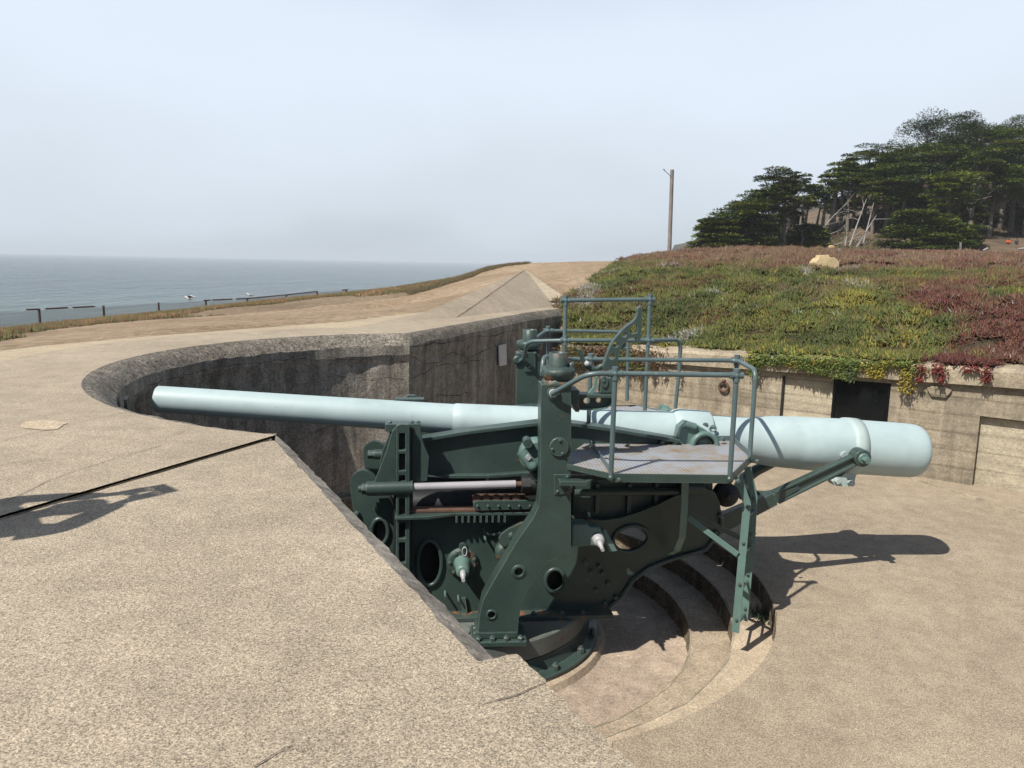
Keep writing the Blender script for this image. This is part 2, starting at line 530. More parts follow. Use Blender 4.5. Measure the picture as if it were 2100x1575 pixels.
# diamond tread plate
def tread():
    m, n, l, b = mat_new('tread_plate')
    p = coords(n, l, (1, 1, 1), (0, 0, math.radians(40)))
    vo = N(n, 'ShaderNodeTexChecker', Scale=46.0)
    l.new(p, vo.inputs['Vector'])
    no = N(n, 'ShaderNodeTexNoise', Scale=4.0, Detail=6.0, Roughness=0.7)
    l.new(coords(n, l), no.inputs['Vector'])
    rr = ramp(n, [(0.45, (0.26, 0.27, 0.29)), (0.60, (0.24, 0.20, 0.15)), (0.72, (0.20, 0.12, 0.07))])
    l.new(no.outputs['Fac'], rr.inputs[0])
    rc = ramp(n, [(0.0, 0.72), (1.0, 1.12)])
    l.new(vo.outputs['Fac'], rc.inputs[0])
    l.new(mixc(n, l, 1.0, rr.outputs[0], rc.outputs[0], 'MULTIPLY'), b.inputs['Base Color'])
    b.inputs['Roughness'].default_value = 0.5
    b.inputs['Specular IOR Level'].default_value = 0.5
    bp = N(n, 'ShaderNodeBump', Strength=0.5, Distance=0.003)
    l.new(vo.outputs['Fac'], bp.inputs['Height'])
    l.new(bp.outputs[0], b.inputs['Normal'])
    return m
M['tread'] = tread()

def sand_mat():
    m, n, l, b = mat_new('sand')
    p = coords(n, l)
    a = N(n, 'ShaderNodeTexNoise', Scale=0.25, Detail=5.0, Roughness=0.6)
    l.new(p, a.inputs['Vector'])
    r = ramp(n, [(0.32, (0.29, 0.21, 0.135)), (0.55, (0.38, 0.285, 0.19)), (0.72, (0.41, 0.32, 0.22))])
    l.new(a.outputs['Fac'], r.inputs[0])
    s = N(n, 'ShaderNodeTexNoise', Scale=4.5, Detail=6.0, Roughness=0.7)
    l.new(p, s.inputs['Vector'])
    r2 = ramp(n, [(0.36, 0.60), (0.60, 1.1)])
    l.new(s.outputs['Fac'], r2.inputs[0])
    col = mixc(n, l, 1.0, r.outputs[0], r2.outputs[0], 'MULTIPLY')
    # attribute: how much of the ground is bare soil under plants
    at = N(n, 'ShaderNodeAttribute', attribute_name='Col')
    sp = N(n, 'ShaderNodeSeparateColor'); l.new(at.outputs['Color'], sp.inputs[0])
    soil = mixc(n, l, 1.0, (0.05, 0.04, 0.026), r2.outputs[0], 'MULTIPLY')
    col = mixc(n, l, sp.outputs[0], col, soil)
    l.new(col, b.inputs['Base Color'])
    b.inputs['Roughness'].default_value = 0.95
    b.inputs['Specular IOR Level'].default_value = 0.1
    bp = N(n, 'ShaderNodeBump', Strength=1.0, Distance=0.2)
    l.new(s.outputs['Fac'], bp.inputs['Height'])
    l.new(bp.outputs[0], b.inputs['Normal'])
    return m
M['sand'] = sand_mat()

def sea_mat():
    m, n, l, b = mat_new('sea_water')
    g = N(n, 'ShaderNodeNewGeometry')
    p = coords(n, l, (0.75, 0.20, 1), (0, 0, math.radians(-12)))
    w1 = N(n, 'ShaderNodeTexNoise', Scale=0.30, Detail=6.0, Roughness=0.62, Distortion=0.4)
    l.new(p, w1.inputs['Vector'])
    p2 = coords(n, l, (0.5, 0.12, 1), (0, 0, math.radians(8)))
    w2 = N(n, 'ShaderNodeTexNoise', Scale=0.08, Detail=4.0, Roughness=0.55)
    l.new(p2, w2.inputs['Vector'])
    ad = N(n, 'ShaderNodeMath', operation='MULTIPLY_ADD')
    l.new(w2.outputs['Fac'], ad.inputs[0]); ad.inputs[1].default_value = 1.6
    l.new(w1.outputs['Fac'], ad.inputs[2])
    bp = N(n, 'ShaderNodeBump', Strength=1.0, Distance=9.0)
    l.new(ad.outputs[0], bp.inputs['Height'])
    l.new(bp.outputs[0], b.inputs['Normal'])
    sx = N(n, 'ShaderNodeSeparateXYZ'); l.new(g.outputs['Position'], sx.inputs[0])
    # shallow water near the beach is greener
    dist = N(n, 'ShaderNodeMath', operation='MULTIPLY_ADD')
    l.new(w2.outputs['Fac'], dist.inputs[0]); dist.inputs[1].default_value = 90.0
    l.new(sx.outputs['Y'], dist.inputs[2])
    mr = N(n, 'ShaderNodeMapRange')
    l.new(dist.outputs[0], mr.inputs[0])
    mr.inputs[1].default_value = 190.0; mr.inputs[2].default_value = 420.0
    l.new(mixc(n, l, mr.outputs[0], (0.10, 0.165, 0.15), (0.042, 0.078, 0.084)), b.inputs['Base Color'])
    b.inputs['Roughness'].default_value = 0.16
    b.inputs['IOR'].default_value = 1.33
    return m
M['sea'] = sea_mat()
M['leaf'] = attr_mat('ice_plant_leaf', 0.55, 0.2, 0.10)
M['needle'] = attr_mat('cypress_foliage', 0.8, 0.05, 0.12)
M['bark'] = paint('bark', (0.17, 0.145, 0.12), rough=0.9, bump=0.5, vary=0.35, lum=6)
M['deadwood'] = paint('bleached_wood', (0.30, 0.275, 0.25), rough=0.9, bump=0.4, vary=0.3, lum=6)
M['hill'] = simple('hill_soil', (0.15, 0.11, 0.075), 0.95, 0.1, noise=0.45, sc=0.35)
M['farhill'] = simple('far_hill', (0.085, 0.075, 0.05), 0.95, 0.1, noise=0.4, sc=0.03)
#PART2
# ================================================================== THE SETTING
ZF, ZS = -3.25, -1.02                      # loading floor, top of the parapet
WELL = [(3.07, -3.25), (2.69, -3.45), (2.30, -3.65)]
ZW = -3.86                                 # bottom of the well
from mathutils.geometry import tessellate_polygon
def circ(R, a, z=0.0, c=C0):
    return Vector((c[0] + R * math.cos(a), c[1] + R * math.sin(a), z))
def ring_mesh(mb, R0, z0, R1, z1, n=160, wob=0.0, seed=0, a0=0.0, a1=2 * math.pi):
    vs, fs = [], []
    for k in range(n + 1):
        a = a0 + (a1 - a0) * k / n
        w0 = wob * (float(vnoise(k * 0.9 + seed, 3.1)) - 0.5)
        vs += [circ(R0 + w0, a, z0 + w0 * 0.3), circ(R1 + wob * (float(vnoise(k * 0.9 + seed + 40, 7.7)) - 0.5) * (0 if R0 == R1 else 0) + (w0 if R0 == R1 else 0), a, z1)]
    for k in range(n):
        fs.append((2 * k, 2 * k + 1, 2 * k + 3, 2 * k + 2))
    mb.add(vs, fs)
    return mb

# ---- loading floor with the stepped well
mb = MB(); ring_mesh(mb, 16.0, ZF, WELL[0][0], ZF, wob=0)
floor = mb.build('pit_floor', M['floor']); tag(floor, kind='structure')
for i, (R, z) in enumerate(WELL):
    zb = WELL[i + 1][1] if i < 2 else ZW
    Ri = WELL[i + 1][0] if i < 2 else 0.9
    mb = MB(); ring_mesh(mb, R, zb, Ri, zb)
    st = mb.build('step', (M['step'], M['step2'], M['well'])[i], floor)
    mb = MB()
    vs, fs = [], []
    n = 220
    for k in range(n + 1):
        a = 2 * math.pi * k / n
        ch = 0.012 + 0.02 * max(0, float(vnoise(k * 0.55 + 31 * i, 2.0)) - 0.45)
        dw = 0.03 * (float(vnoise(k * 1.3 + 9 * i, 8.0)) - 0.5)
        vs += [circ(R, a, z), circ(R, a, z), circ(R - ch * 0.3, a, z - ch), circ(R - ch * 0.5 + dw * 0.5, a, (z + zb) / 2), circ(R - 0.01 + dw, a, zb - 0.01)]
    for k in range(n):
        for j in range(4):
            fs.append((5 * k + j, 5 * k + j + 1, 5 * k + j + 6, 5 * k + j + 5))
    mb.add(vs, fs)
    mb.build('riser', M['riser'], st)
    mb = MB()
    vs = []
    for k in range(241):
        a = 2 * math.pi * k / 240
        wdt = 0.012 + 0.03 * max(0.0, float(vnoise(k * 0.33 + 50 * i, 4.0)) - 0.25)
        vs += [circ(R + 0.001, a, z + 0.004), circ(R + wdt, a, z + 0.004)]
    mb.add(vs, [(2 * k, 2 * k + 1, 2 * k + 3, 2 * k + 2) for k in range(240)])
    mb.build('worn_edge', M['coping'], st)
# raised cement overlay on the near part of the floor, its end standing proud at the well
ov = [atz(*p, ZF + 0.045) for p in ((1590, 1251), (1650, 1247), (1760, 1262), (1900, 1290), (2100, 1320))]
na = [math.atan2(atz(*p, ZF)[1] - C0[1], atz(*p, ZF)[0] - C0[0]) for p in ((1590, 1262), (1262, 1540))]
arc = [circ(3.075, na[1] + (na[0] - na[1]) * k / 40, ZF + 0.045) for k in range(41)]
poly = arc + [Vector(p) for p in ov] + [Vector((9.5, 5.0, ZF + 0.045)), Vector((9.0, -2, ZF + 0.045)), Vector((1.2, -2, ZF + 0.045)), Vector((0.75, 1.0, ZF + 0.045))]
mb = MB()
tr = tessellate_polygon([poly])
mb.add(poly, [tuple(t) for t in tr])
vs = poly + [Vector((p.x, p.y, ZF - 0.01)) for p in poly]
k = len(poly)
mb.add(vs, [(i, i + 1, k + i + 1, k + i) for i in range(k - 1)])
ovo = mb.build('floor_overlay', M['floor']); tag(ovo, kind='structure')

# ---- parapet: ring of concrete round the pit, top, weathered rim and inner wall
def rimz(px, py): return atz(px, py, ZS)
A_near = math.atan2(4.30 - C0[1], -1.39 - C0[0])
A_far = math.atan2(10.86 - C0[1], -1.51 - C0[0])
A_near %= 2 * math.pi; A_far %= 2 * math.pi
NA = 96
arc_t = [circ(3.40, A_near + (A_far - A_near) * k / NA, ZS) for k in range(NA + 1)]        # near corner -> far corner through the left
tap = lambda k: min(1.0, k / 26.0)                                                        # the rim narrows to nothing much on the near side
arc_b = [circ(3.345 - 0.185 * tap(k), A_near + (A_far - A_near) * k / NA, ZS - 0.07 - 0.085 * tap(k)) for k in range(NA + 1)]
far_t = [Vector(rimz(1083, 640.5)), Vector(rimz(1147, 632.5))]
dfar = (far_t[-1] - arc_t[-1]).normalized(); nfar = Vector((dfar.y, -dfar.x, 0))
far_b = [p + nfar * 0.17 + Vector((0, 0, -0.14)) for p in far_t]
# outer boundary of the slab
def outer_R(a): return circ(4.42, a, ZS)
out_pts = [Vector((1.75, 18.9, ZS)), Vector((0.6, 19.2, ZS)), Vector((-1.65, 16.2, ZS)), Vector((-2.1, 13.4, ZS))]
a0 = math.atan2(11.7 - C0[1], -2.45 - C0[0]); a1 = math.atan2(7.2 - C0[1], -4.95 - C0[0]) % (2 * math.pi)
out_pts += [outer_R(a0 + (a1 - a0) * k / 14) for k in range(15)]
out_pts += [Vector((-5.6, 4.0, ZS)), Vector((-6.6, 0.0, ZS)), Vector((-7.2, -5.0, ZS))]
ck0, ck1 = Vector(atz(556, 899, ZS)), Vector(atz(0, 1063, ZS))
dck = (ck1 - ck0).normalized()
crack_end = ck0 + dck * 8.0
top_poly = arc_t + far_t + out_pts + [crack_end]
def roughen(pts, amp, seed):
    o = []
    for i, p in enumerate(pts):
        o.append(p + Vector((amp * (float(vnoise(i * 0.9 + seed, 1.5)) - 0.5), amp * (float(vnoise(i * 0.9 + seed, 9.5)) - 0.5), 0)))
    return o
mb = MB()
mb.add(top_poly, [tuple(t) for t in tessellate_polygon([top_poly])])
par = mb.build('parapet', M['apron'])
tag(par, 'curved concrete parapet wrapping the front of the gun pit, dark weathered rim', 'wall')
inner_t = arc_t + far_t
inner_b = arc_b + far_b
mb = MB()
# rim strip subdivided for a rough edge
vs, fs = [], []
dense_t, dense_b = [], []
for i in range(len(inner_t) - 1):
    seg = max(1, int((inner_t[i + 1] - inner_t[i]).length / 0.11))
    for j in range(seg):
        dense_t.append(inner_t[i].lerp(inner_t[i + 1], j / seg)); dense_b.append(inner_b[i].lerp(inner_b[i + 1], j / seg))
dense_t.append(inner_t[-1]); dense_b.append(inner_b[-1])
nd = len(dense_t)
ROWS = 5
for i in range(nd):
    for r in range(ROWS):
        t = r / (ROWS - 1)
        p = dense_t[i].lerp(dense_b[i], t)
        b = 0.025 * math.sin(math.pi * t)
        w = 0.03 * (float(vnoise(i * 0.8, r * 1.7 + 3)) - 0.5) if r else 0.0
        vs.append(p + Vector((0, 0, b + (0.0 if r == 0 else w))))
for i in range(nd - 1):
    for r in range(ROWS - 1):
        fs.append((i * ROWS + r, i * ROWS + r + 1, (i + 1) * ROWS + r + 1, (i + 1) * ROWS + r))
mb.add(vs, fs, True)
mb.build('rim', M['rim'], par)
mb = MB()
vs, fs = [], []
zl = [None, -1.30, -1.42, -1.8, -2.3, -2.8, -3.4, -3.9]
inw = []
for i in range(nd):
    a, b = dense_t[i], dense_b[i]
    h = (b - a); h.z = 0; h.normalize()
    for r, z in enumerate(zl):
        if r == 0: vs.append(vs_last := Vector(mb.v[0]) if False else dense_b[i] + Vector((0, 0, 0.03 * (float(vnoise(i * 0.8, 4 * 1.7 + 3)) - 0.5))))
        else:
            lip = 0.035 if z < -1.35 else 0.0            # the rim course overhangs the wall a little
            w = 0.03 * (float(vnoise(i * 0.7, r * 2.3 + 50)) - 0.5)
            vs.append(Vector((b.x, b.y, z + (0.04 * (float(vnoise(i * 0.35, 71)) - 0.5) if r < 3 else 0))) - h * (lip + w))
R_ = len(zl)
for i in range(nd - 1):
    for r in range(R_ - 1):
        fs.append((i * R_ + r, i * R_ + r + 1, (i + 1) * R_ + r + 1, (i + 1) * R_ + r))
mb.add(vs, fs)
pitwall = mb.build('inner_wall', M['pit'], par)
# end face of the far wall and outer skirts of the slab
mb = MB()
e0, e1 = inner_b[-1], Vector((1.75, 18.9, ZS))
mb.add([e0 + Vector((0, 0, 0)), e1, Vector((e1.x, e1.y, -4)), Vector((e0.x, e0.y, -4)), inner_t[-1]], [(0, 3, 2, 1), (0, 1, 4)])
sk = out_pts + [crack_end]
for i in range(len(sk) - 1):
    mb.add([sk[i], sk[i + 1], sk[i + 1] - Z3 * 0.8, sk[i] - Z3 * 0.8], [(0, 1, 2, 3)])
mb.build('skirt', M['pit'], par)
# step-down face along the open joint (the near slab lies 4 cm lower)
mb = MB()
NS = 60
vs = []
for k in range(NS + 1):
    p = ck0 + dck * (8.0 * k / NS)
    w = 0.02 * (float(vnoise(k * 1.1, 12)) - 0.5)
    s = Vector((dck.y, -dck.x, 0)) * w
    vs += [p, p + s + Vector((0, 0, -0.008)), p - s * 0.4 + Vector((0, 0, -0.03))]
fs = []
for k in range(NS):
    for j in range(2): fs.append((3 * k + j, 3 * k + j + 1, 3 * k + j + 4, 3 * k + j + 3))
mb.add(vs, fs)
mb.build('joint_face', M['apron'], par)
M['dirt'] = simple('joint_dirt', (0.20, 0.15, 0.10), 0.95, 0.1, noise=0.5, sc=40)
jn_ = Vector((dck.y, -dck.x, 0))
if jn_.x < 0: jn_ = -jn_
mb = MB(); mb.add([ck0 - jn_ * 0.01 - Z3 * 0.011, ck0 + dck * 8 - jn_ * 0.01 - Z3 * 0.011, ck0 + dck * 8 + jn_ * 0.03 - Z3 * 0.011, ck0 + jn_ * 0.03 - Z3 * 0.011], [(0, 1, 2, 3)])
mb.build('joint_dirt', M['dirt'], par)
pt = [Vector(atz(90 + 44 * math.cos(a) * (0.8 + 0.4 * float(vnoise(a * 2, 3))), 872 + 11 * math.sin(a) * (0.8 + 0.4 * float(vnoise(a * 2 + 5, 3))), ZS)) + Z3 * 0.004 for a in np.linspace(0, 2 * math.pi, 28)[:-1]]
mb = MB(); mb.add(pt, [tuple(range(len(pt)))]); mb.build('cement_patch', M['step'], par)
# cracks and cold joints across the parapet: narrow grooves filled with dirt
def groove(name, pts, w, mat, parent, dz=0.004, seed=0, z=None):
    P = []
    for i in range(len(pts) - 1):
        a, b = Vector(pts[i]), Vector(pts[i + 1])
        s = max(2, int((b - a).length / 0.07))
        P += [a.lerp(b, k / s) for k in range(s)]
    P.append(Vector(pts[-1]))
    vs = []
    for i, p in enumerate(P):
        d = (P[min(i + 1, len(P) - 1)] - P[max(i - 1, 0)]).normalized()
        s = Vector((d.y, -d.x, 0))
        j = 0.02 * (float(vnoise(i * 0.6 + seed, 5)) - 0.5)
        ww = w * (0.35 + 1.1 * float(vnoise(i * 0.8 + seed, 15)))
        vs += [p + s * (j - ww) + Z3 * dz, p + s * (j + ww) + Z3 * dz]
    m = MB(); m.add(vs, [(2 * i, 2 * i + 1, 2 * i + 3, 2 * i + 2) for i in range(len(P) - 1)])
    return m.build(name, mat, parent)
for i, pl in enumerate([[(0, 905), (120, 878), (260, 845)], [(0, 1035), (100, 985), (220, 945), (330, 915)]]):
    groove('joint', [atz(*p, ZS) for p in pl], 0.0016, M['riser'], par, seed=i * 7)

# ---- near slab
ZN = ZS - 0.006
ne1, ne2, ne3 = Vector(atz(980, 1356, ZN)), Vector(atz(1060, 1341, ZN)), Vector(atz(1300, 1575, ZN))
nc = Vector((ck0.x, ck0.y, ZN))
dnn = (ne3 - ne2).normalized()
wl0 = nc + Vector((0.03, -0.03, 0))
def crumble(a, b, n, amp, seed):
    d = (b - a).normalized(); s = Vector((d.y, -d.x, 0))
    return [a.lerp(b, k / n) + s * (amp * (float(vnoise(k * 0.8 + seed, 3)) - 0.5) + amp * 0.8 * (float(vnoise(k * 2.1 + seed, 8)) - 0.5)) * (0 if k in (0, n) else 1) for k in range(n + 1)]
near_poly = [nc + dck * 0.02, wl0, ne1, ne2, ne2 + dnn * 3.6, Vector((2.2, -4.6, ZN)), Vector((-4.3, -4.6, ZN))]
jn = Vector((dck.y, -dck.x, 0))
if jn.x < 0: jn = -jn
jedge = [nc + dck * (8.0 * k / 110) + jn * (0.001 + 0.012 * max(0.0, float(vnoise(k * 0.7, 44)) - 0.35)) for k in range(110, 0, -1)]
edge1 = crumble(wl0, ne1, 60, 0.010, 1); edge2 = crumble(ne1, ne2, 8, 0.006, 9); edge3 = crumble(ne2, ne2 + dnn * 3.6, 200, 0.010, 20)
near_poly = edge1 + edge2[1:] + edge3[1:] + near_poly[5:6] + jedge
mb = MB()
mb.add(near_poly, [tuple(t) for t in tessellate_polygon([near_poly])])
near = mb.build('near_slab', M['apron'])
tag(near, 'speckled concrete slab in the foreground beside the gun pit', 'slab')
# chamfer and wall of the near slab facing the pit
mb = MB()
edge = [wl0, ne1]
dn = (ne1 - wl0).normalized(); nn = Vector((-dn.y, dn.x, 0))
if nn.x < 0: nn = -nn
vs, fs = [], []
K = 60
for k in range(K + 1):
    p = edge1[k]
    w = 0.014 * (float(vnoise(k * 1.2, 33)) - 0.5)
    q = p + nn * (0.085 + w) - Z3 * (0.05 + w)
    vs += [p, q, Vector((q.x, q.y, -3.9)) - nn * 0.01]
for k in range(K):
    fs += [(3 * k, 3 * k + 1, 3 * k + 4, 3 * k + 3), (3 * k + 1, 3 * k + 2, 3 * k + 5, 3 * k + 4)]
mb.add(vs, fs)
q0 = wl0 + nn * 0.085 - Z3 * 0.05
ab, at0 = arc_b[0], arc_t[0]
mb.add([at0, ab, q0, wl0], [(0, 1, 2, 3)])
mb.add([ab, Vector((ab.x, ab.y, -3.9)), Vector((q0.x, q0.y, -3.9)), q0], [(0, 1, 2, 3)])
pr = edge2 + edge3[1:]
for a, b in zip(pr[:-1], pr[1:]):
    mb.add([a, b, Vector((b.x, b.y, -3.9)), Vector((a.x, a.y, -3.9))], [(0, 3, 2, 1)])
mb.build('chamfer', M['pit'], near)
for i, pl in enumerate([[(130, 1322), (165, 1312)], [(520, 1575), (570, 1545), (600, 1530)], [(980, 1450), (1060, 1430), (1130, 1395)]]):
    groove('joint', [atz(*p, ZN) for p in pl], 0.0014, M['riser'], near, seed=i * 11 + 3)

# ---- path outside the slab
path_in = [outer_R(a0 + (a1 - a0) * k / 14) - Z3 * 0.012 for k in range(15)]
path_in = [Vector((-1.66, 16.1, ZS - 0.012)), Vector((-2.1, 13.4, ZS - 0.012))] + path_in + [Vector((-5.6, 4.0, ZS - 0.012)), Vector((-6.6, 0, ZS - 0.012))]
path_out = [Vector((*atz(*p, ZS - 0.02)[:2], ZS - 0.02)) for p in ((862, 641), (800, 648), (700, 661), (560, 671), (430, 681), (333, 688), (230, 697), (167, 703), (80, 711), (0, 720))] + [Vector((-6.4, 5.0, ZS - 0.02)), Vector((-7.8, 0, ZS - 0.02))]
pp = path_in + path_out[::-1]
mb = MB()
mb.add([Vector((p.x, p.y, ZS - 0.016)) for p in pp], [tuple(t) for t in tessellate_polygon([pp])])
tag(mb.build('path', M['path']), kind='structure')

# ---- concrete hip rising to the traverse (two sloping planes meeting in a ridge)
ap = Vector(aty(1077, 553, 21.5))
hipL = Vector((*atz(884, 638, ZS)[:2], ZS - 0.05)); hipR = Vector((*atz(985, 645, ZS)[:2], ZS - 0.05))
hipLL = Vector((*atz(800, 664, ZS)[:2], ZS - 0.05))
hipB = Vector(aty(1161, 612, 18.9)); hipF = Vector((*atz(1140, 629, ZS)[:2], ZS - 0.03))
hipM = Vector((*atz(925, 654, ZS)[:2], ZS - 0.05))
mb = MB()
low = [Vector((p.x, p.y, -1.6)) for p in (hipL, hipLL, hipM, hipF, hipB)]
backp = Vector((1.0, 24.0, -1.5))
mb.add([ap, hipL, hipLL, hipM, hipF, hipB, backp, Vector((-1.4, 21.0, -1.5))],
       [(0, 1, 2, 3), (0, 3, 4, 5), (0, 5, 6), (0, 6, 7), (0, 7, 1)])
hip = mb.build('concrete_hip', M['apron'])
tag(hip, 'low pyramid-shaped concrete ramp rising behind the pit wall', 'ramp')
groove('joint', [ap.lerp(hipM, 0.02), ap.lerp(hipM, 0.97)], 0.006, M['riser'], hip, dz=0.012)
groove('joint', [ap.lerp(hipM, 0.38), ap.lerp(hipM, 0.38).lerp(hipF.lerp(hipB, 0.1), 0.75)], 0.006, M['riser'], hip, dz=0.01, seed=5)

# ---- traverse wall on the right
WA = Vector((7.11, 11.44, 0)); WANG = math.radians(-38)
wd = Vector((math.cos(WANG), math.sin(WANG), 0)); wnv = Vector((wd.y, -wd.x, 0))   # outward, towards the camera
if wnv.y > 0: wnv = -wnv
def wall_hit(px, py):
    r = ray(px, py)
    A = np.array([[r[0], -wd.x], [r[1], -wd.y]])
    t, s = np.linalg.solve(A, np.array([WA.x, WA.y]))
    return s, r[2] * t
def WP(s, z, d=0.0):
    return Vector((WA.x + wd.x * s + wnv.x * d, WA.y + wd.y * s + wnv.y * d, z))
s_l = wall_hit(1154, 700)[0]; s_r = 6.5
sc0, zc0 = wall_hit(1397, 718); sc1, zc1 = wall_hit(2100, 757)
def ztop(s): return zc0 + (zc1 - zc0) * (s - sc0) / (sc1 - sc0)
sb0, zb0 = wall_hit(1331, 742); sb1, zb1 = wall_hit(2100, 796)
def zbot(s): return zb0 + (zb1 - zb0) * (s - sb0) / (sb1 - sb0)
wroot = empty('traverse_wall', WP(0, ZF), 'long pale board-marked concrete wall under the overgrown bank', 'wall')
def wbox(mb, s0, s1, z0, z1, d0, d1):
    """block along the wall; z0/z1 may be functions of s"""
    f = lambda z, s: z(s) if callable(z) else z
    vs = []
    for d in (d0, d1):
        for (s, z) in ((s0, z0), (s1, z0), (s1, z1), (s0, z1)):
            vs.append(WP(s, f(z, s), d))
    return mb.add(vs, [(0, 1, 2, 3), (7, 6, 5, 4), (0, 4, 5, 1), (1, 5, 6, 2), (2, 6, 7, 3), (3, 7, 4, 0)])
s1, z1 = wall_hit(1605, 769); sd0, zd0 = wall_hit(1709, 775); sd1, zd1 = wall_hit(1828, 784)
s2, z2 = wall_hit(2010, 853)
zrec = lambda s: zbot(s) - 0.075
mb = MB(); wbox(mb, s_l, s1, -3.4, lambda s: zbot(s) + 0.02, 0, -0.16); mb.build('wall_panel', M['wall'], wroot)
mb = MB(); wbox(mb, s1 + 0.001, sd1 - 0.001, zrec, lambda s: zbot(s) + 0.02, -0.002, -0.158); mb.build('lintel', M['wall'], wroot)
mb = MB(); wbox(mb, sd1, s2, -3.4, lambda s: zbot(s) + 0.02, 0, -0.16); mb.build('wall_panel', M['wall'], wroot)
mb = MB(); wbox(mb, s2 + 0.001, s_r, z2, lambda s: zbot(s) + 0.02, -0.002, -0.158); mb.build('lintel', M['wall'], wroot)
mb = MB(); wbox(mb, s1, sd0, -3.4, lambda s: zrec(s) + 0.05, -0.10, -0.3); mb.build('pale_panel', M['wall_light'], wroot)
mb = MB(); wbox(mb, s2, s_r, -3.4, z2 + 0.1, -0.12, -0.3); mb.build('pale_panel', M['wall_light'], wroot)
mb = MB(); wbox(mb, s_l, s_r, -3.5, lambda s: zbot(s) + 0.02, -0.3, -0.7); mb.build('wall_core', M['wall'], wroot)
# coping: fascia with a sloping top
mb = MB()
cs = [s_l + (s_r - s_l) * k / 40 for k in range(41)]
prof = [(-0.02, lambda s: zbot(s) + 0.0), (0.10, lambda s: zbot(s)), (0.105, lambda s: ztop(s) - 0.05), (0.04, lambda s: ztop(s)), (-0.62, lambda s: ztop(s) + 0.05), (-0.66, lambda s: zbot(s))]
vs, fs = [], []
for i, s in enumerate(cs):
    for (d, zf) in prof:
        j = 0.012 * (float(vnoise(i * 1.3, d * 10 + 5)) - 0.5)
        vs.append(WP(s, zf(s) + j, d + j))
q = len(prof)
for i in range(len(cs) - 1):
    for k in range(q):
        fs.append((i * q + k, i * q + (k + 1) % q, (i + 1) * q + (k + 1) % q, (i + 1) * q + k))
fs += [tuple(range(q)), tuple(reversed(range((len(cs) - 1) * q, len(cs) * q)))]
mb.add(vs, fs); mb.build('coping', M['coping'], wroot)
# black steel shutter
mb = MB(); wbox(mb, sd0 + 0.004, sd1 - 0.004, -3.3, lambda s: zrec(s) + 0.03, -0.045, -0.09)
dr = mb.build('door', M['black'], wroot); dr["label"] = 'black steel shutter in the pale wall'
mb = MB()
wbox(mb, sd0 + 0.005, sd0 + 0.05, -3.3, lambda s: zrec(s) - 0.01, -0.02, -0.044); wbox(mb, sd1 - 0.05, sd1 - 0.005, -3.3, lambda s: zrec(s) - 0.01, -0.02, -0.044)
wbox(mb, sd0 + 0.051, sd1 - 0.051, lambda s: zrec(s) - 0.06, lambda s: zrec(s) - 0.01, -0.02, -0.044)
mb.build('door_frame', M['black'], dr)
# dark stop strip beside the pale panel and apron at the foot
mb = MB(); wbox(mb, s1 + 0.001, s1 + 0.02, -3.4, zrec, -0.03, -0.09); mb.build('stop_strip', M['iron_shade'], wroot)
# hexagonal niche blocks
sx_, zx_ = wall_hit(1927, 800)
mb = MB()
pts = [(-0.17, 0.12), (-0.10, 0.16), (0.10, 0.16), (0.17, 0.12), (0.10, 0.0), (-0.10, 0.0)]
mb.prism([WP(sx_ + a, zx_ + b - 0.1, 0.001) for a, b in pts], wnv * 0.05)
mb.build('corbel', M['wall'], wroot)
# gutter strip along the foot of the wall
c0, c1 = Vector(atz(1874, 983, ZF)), Vector(atz(2100, 1053, ZF))
cd = (c1 - c0).normalized()
gut = [c0 - cd * 3.0, c1 + cd * 3.0]
mb = MB()
mb.bar(gut[0] + Z3 * 0.004, gut[1] + Z3 * 0.004, 0.05, 0.03)
tag(mb.build('gutter_edge', M['coping']), 'thin pale cement edging along the floor before the right wall', 'edging')
# iron mooring ring on the wall
sr_, zr_ = wall_hit(1487, 780)
ro = empty('wall_ring', WP(sr_, zr_), 'rusty iron ring hanging from an eye bolt on the pale wall', 'ring')
mb = MB()
ct = WP(sr_, zr_ - 0.115, 0.05)
mb.tube([ct + wd * 0.085 * math.cos(a) + Z3 * 0.085 * math.sin(a) for a in np.linspace(0, 2 * math.pi, 25)[:-1]], 0.022, 8, True)
mb.build('ring', M['rust'], ro)
mb = MB(); mb.cyl(WP(sr_, zr_, -0.02), WP(sr_, zr_ - 0.01, 0.07), 0.022); mb.ball(WP(sr_, zr_ - 0.01, 0.07), 0.035); mb.build('eye_bolt', M['rust'], ro)
# white marker plate and bracket on the shaded pit wall
mk = [G(x, y, 0) for x, y in ()]
fw0 = arc_b[-1]; fdir = (far_b[0] - arc_b[-1]); fdir.z = 0; fdir.normalize(); fn = Vector((fdir.y, -fdir.x, 0))
def fwall(px, py, d=0.0):
    r = ray(px, py)
    A = np.array([[r[0], -fdir.x], [r[1], -fdir.y]])
    t, s = np.linalg.solve(A, np.array([fw0.x, fw0.y]))
    return Vector(r * t) + fn * d
mb = MB(); mb.prism([fwall(1021, 708, 0.005), fwall(1036, 705, 0.005), fwall(1037, 748, 0.005), fwall(1022, 751, 0.005)], fn * 0.02)
pl = mb.build('marker_plate', M['white']); tag(pl, 'flaking white marker plate on the shaded pit wall', 'plate')

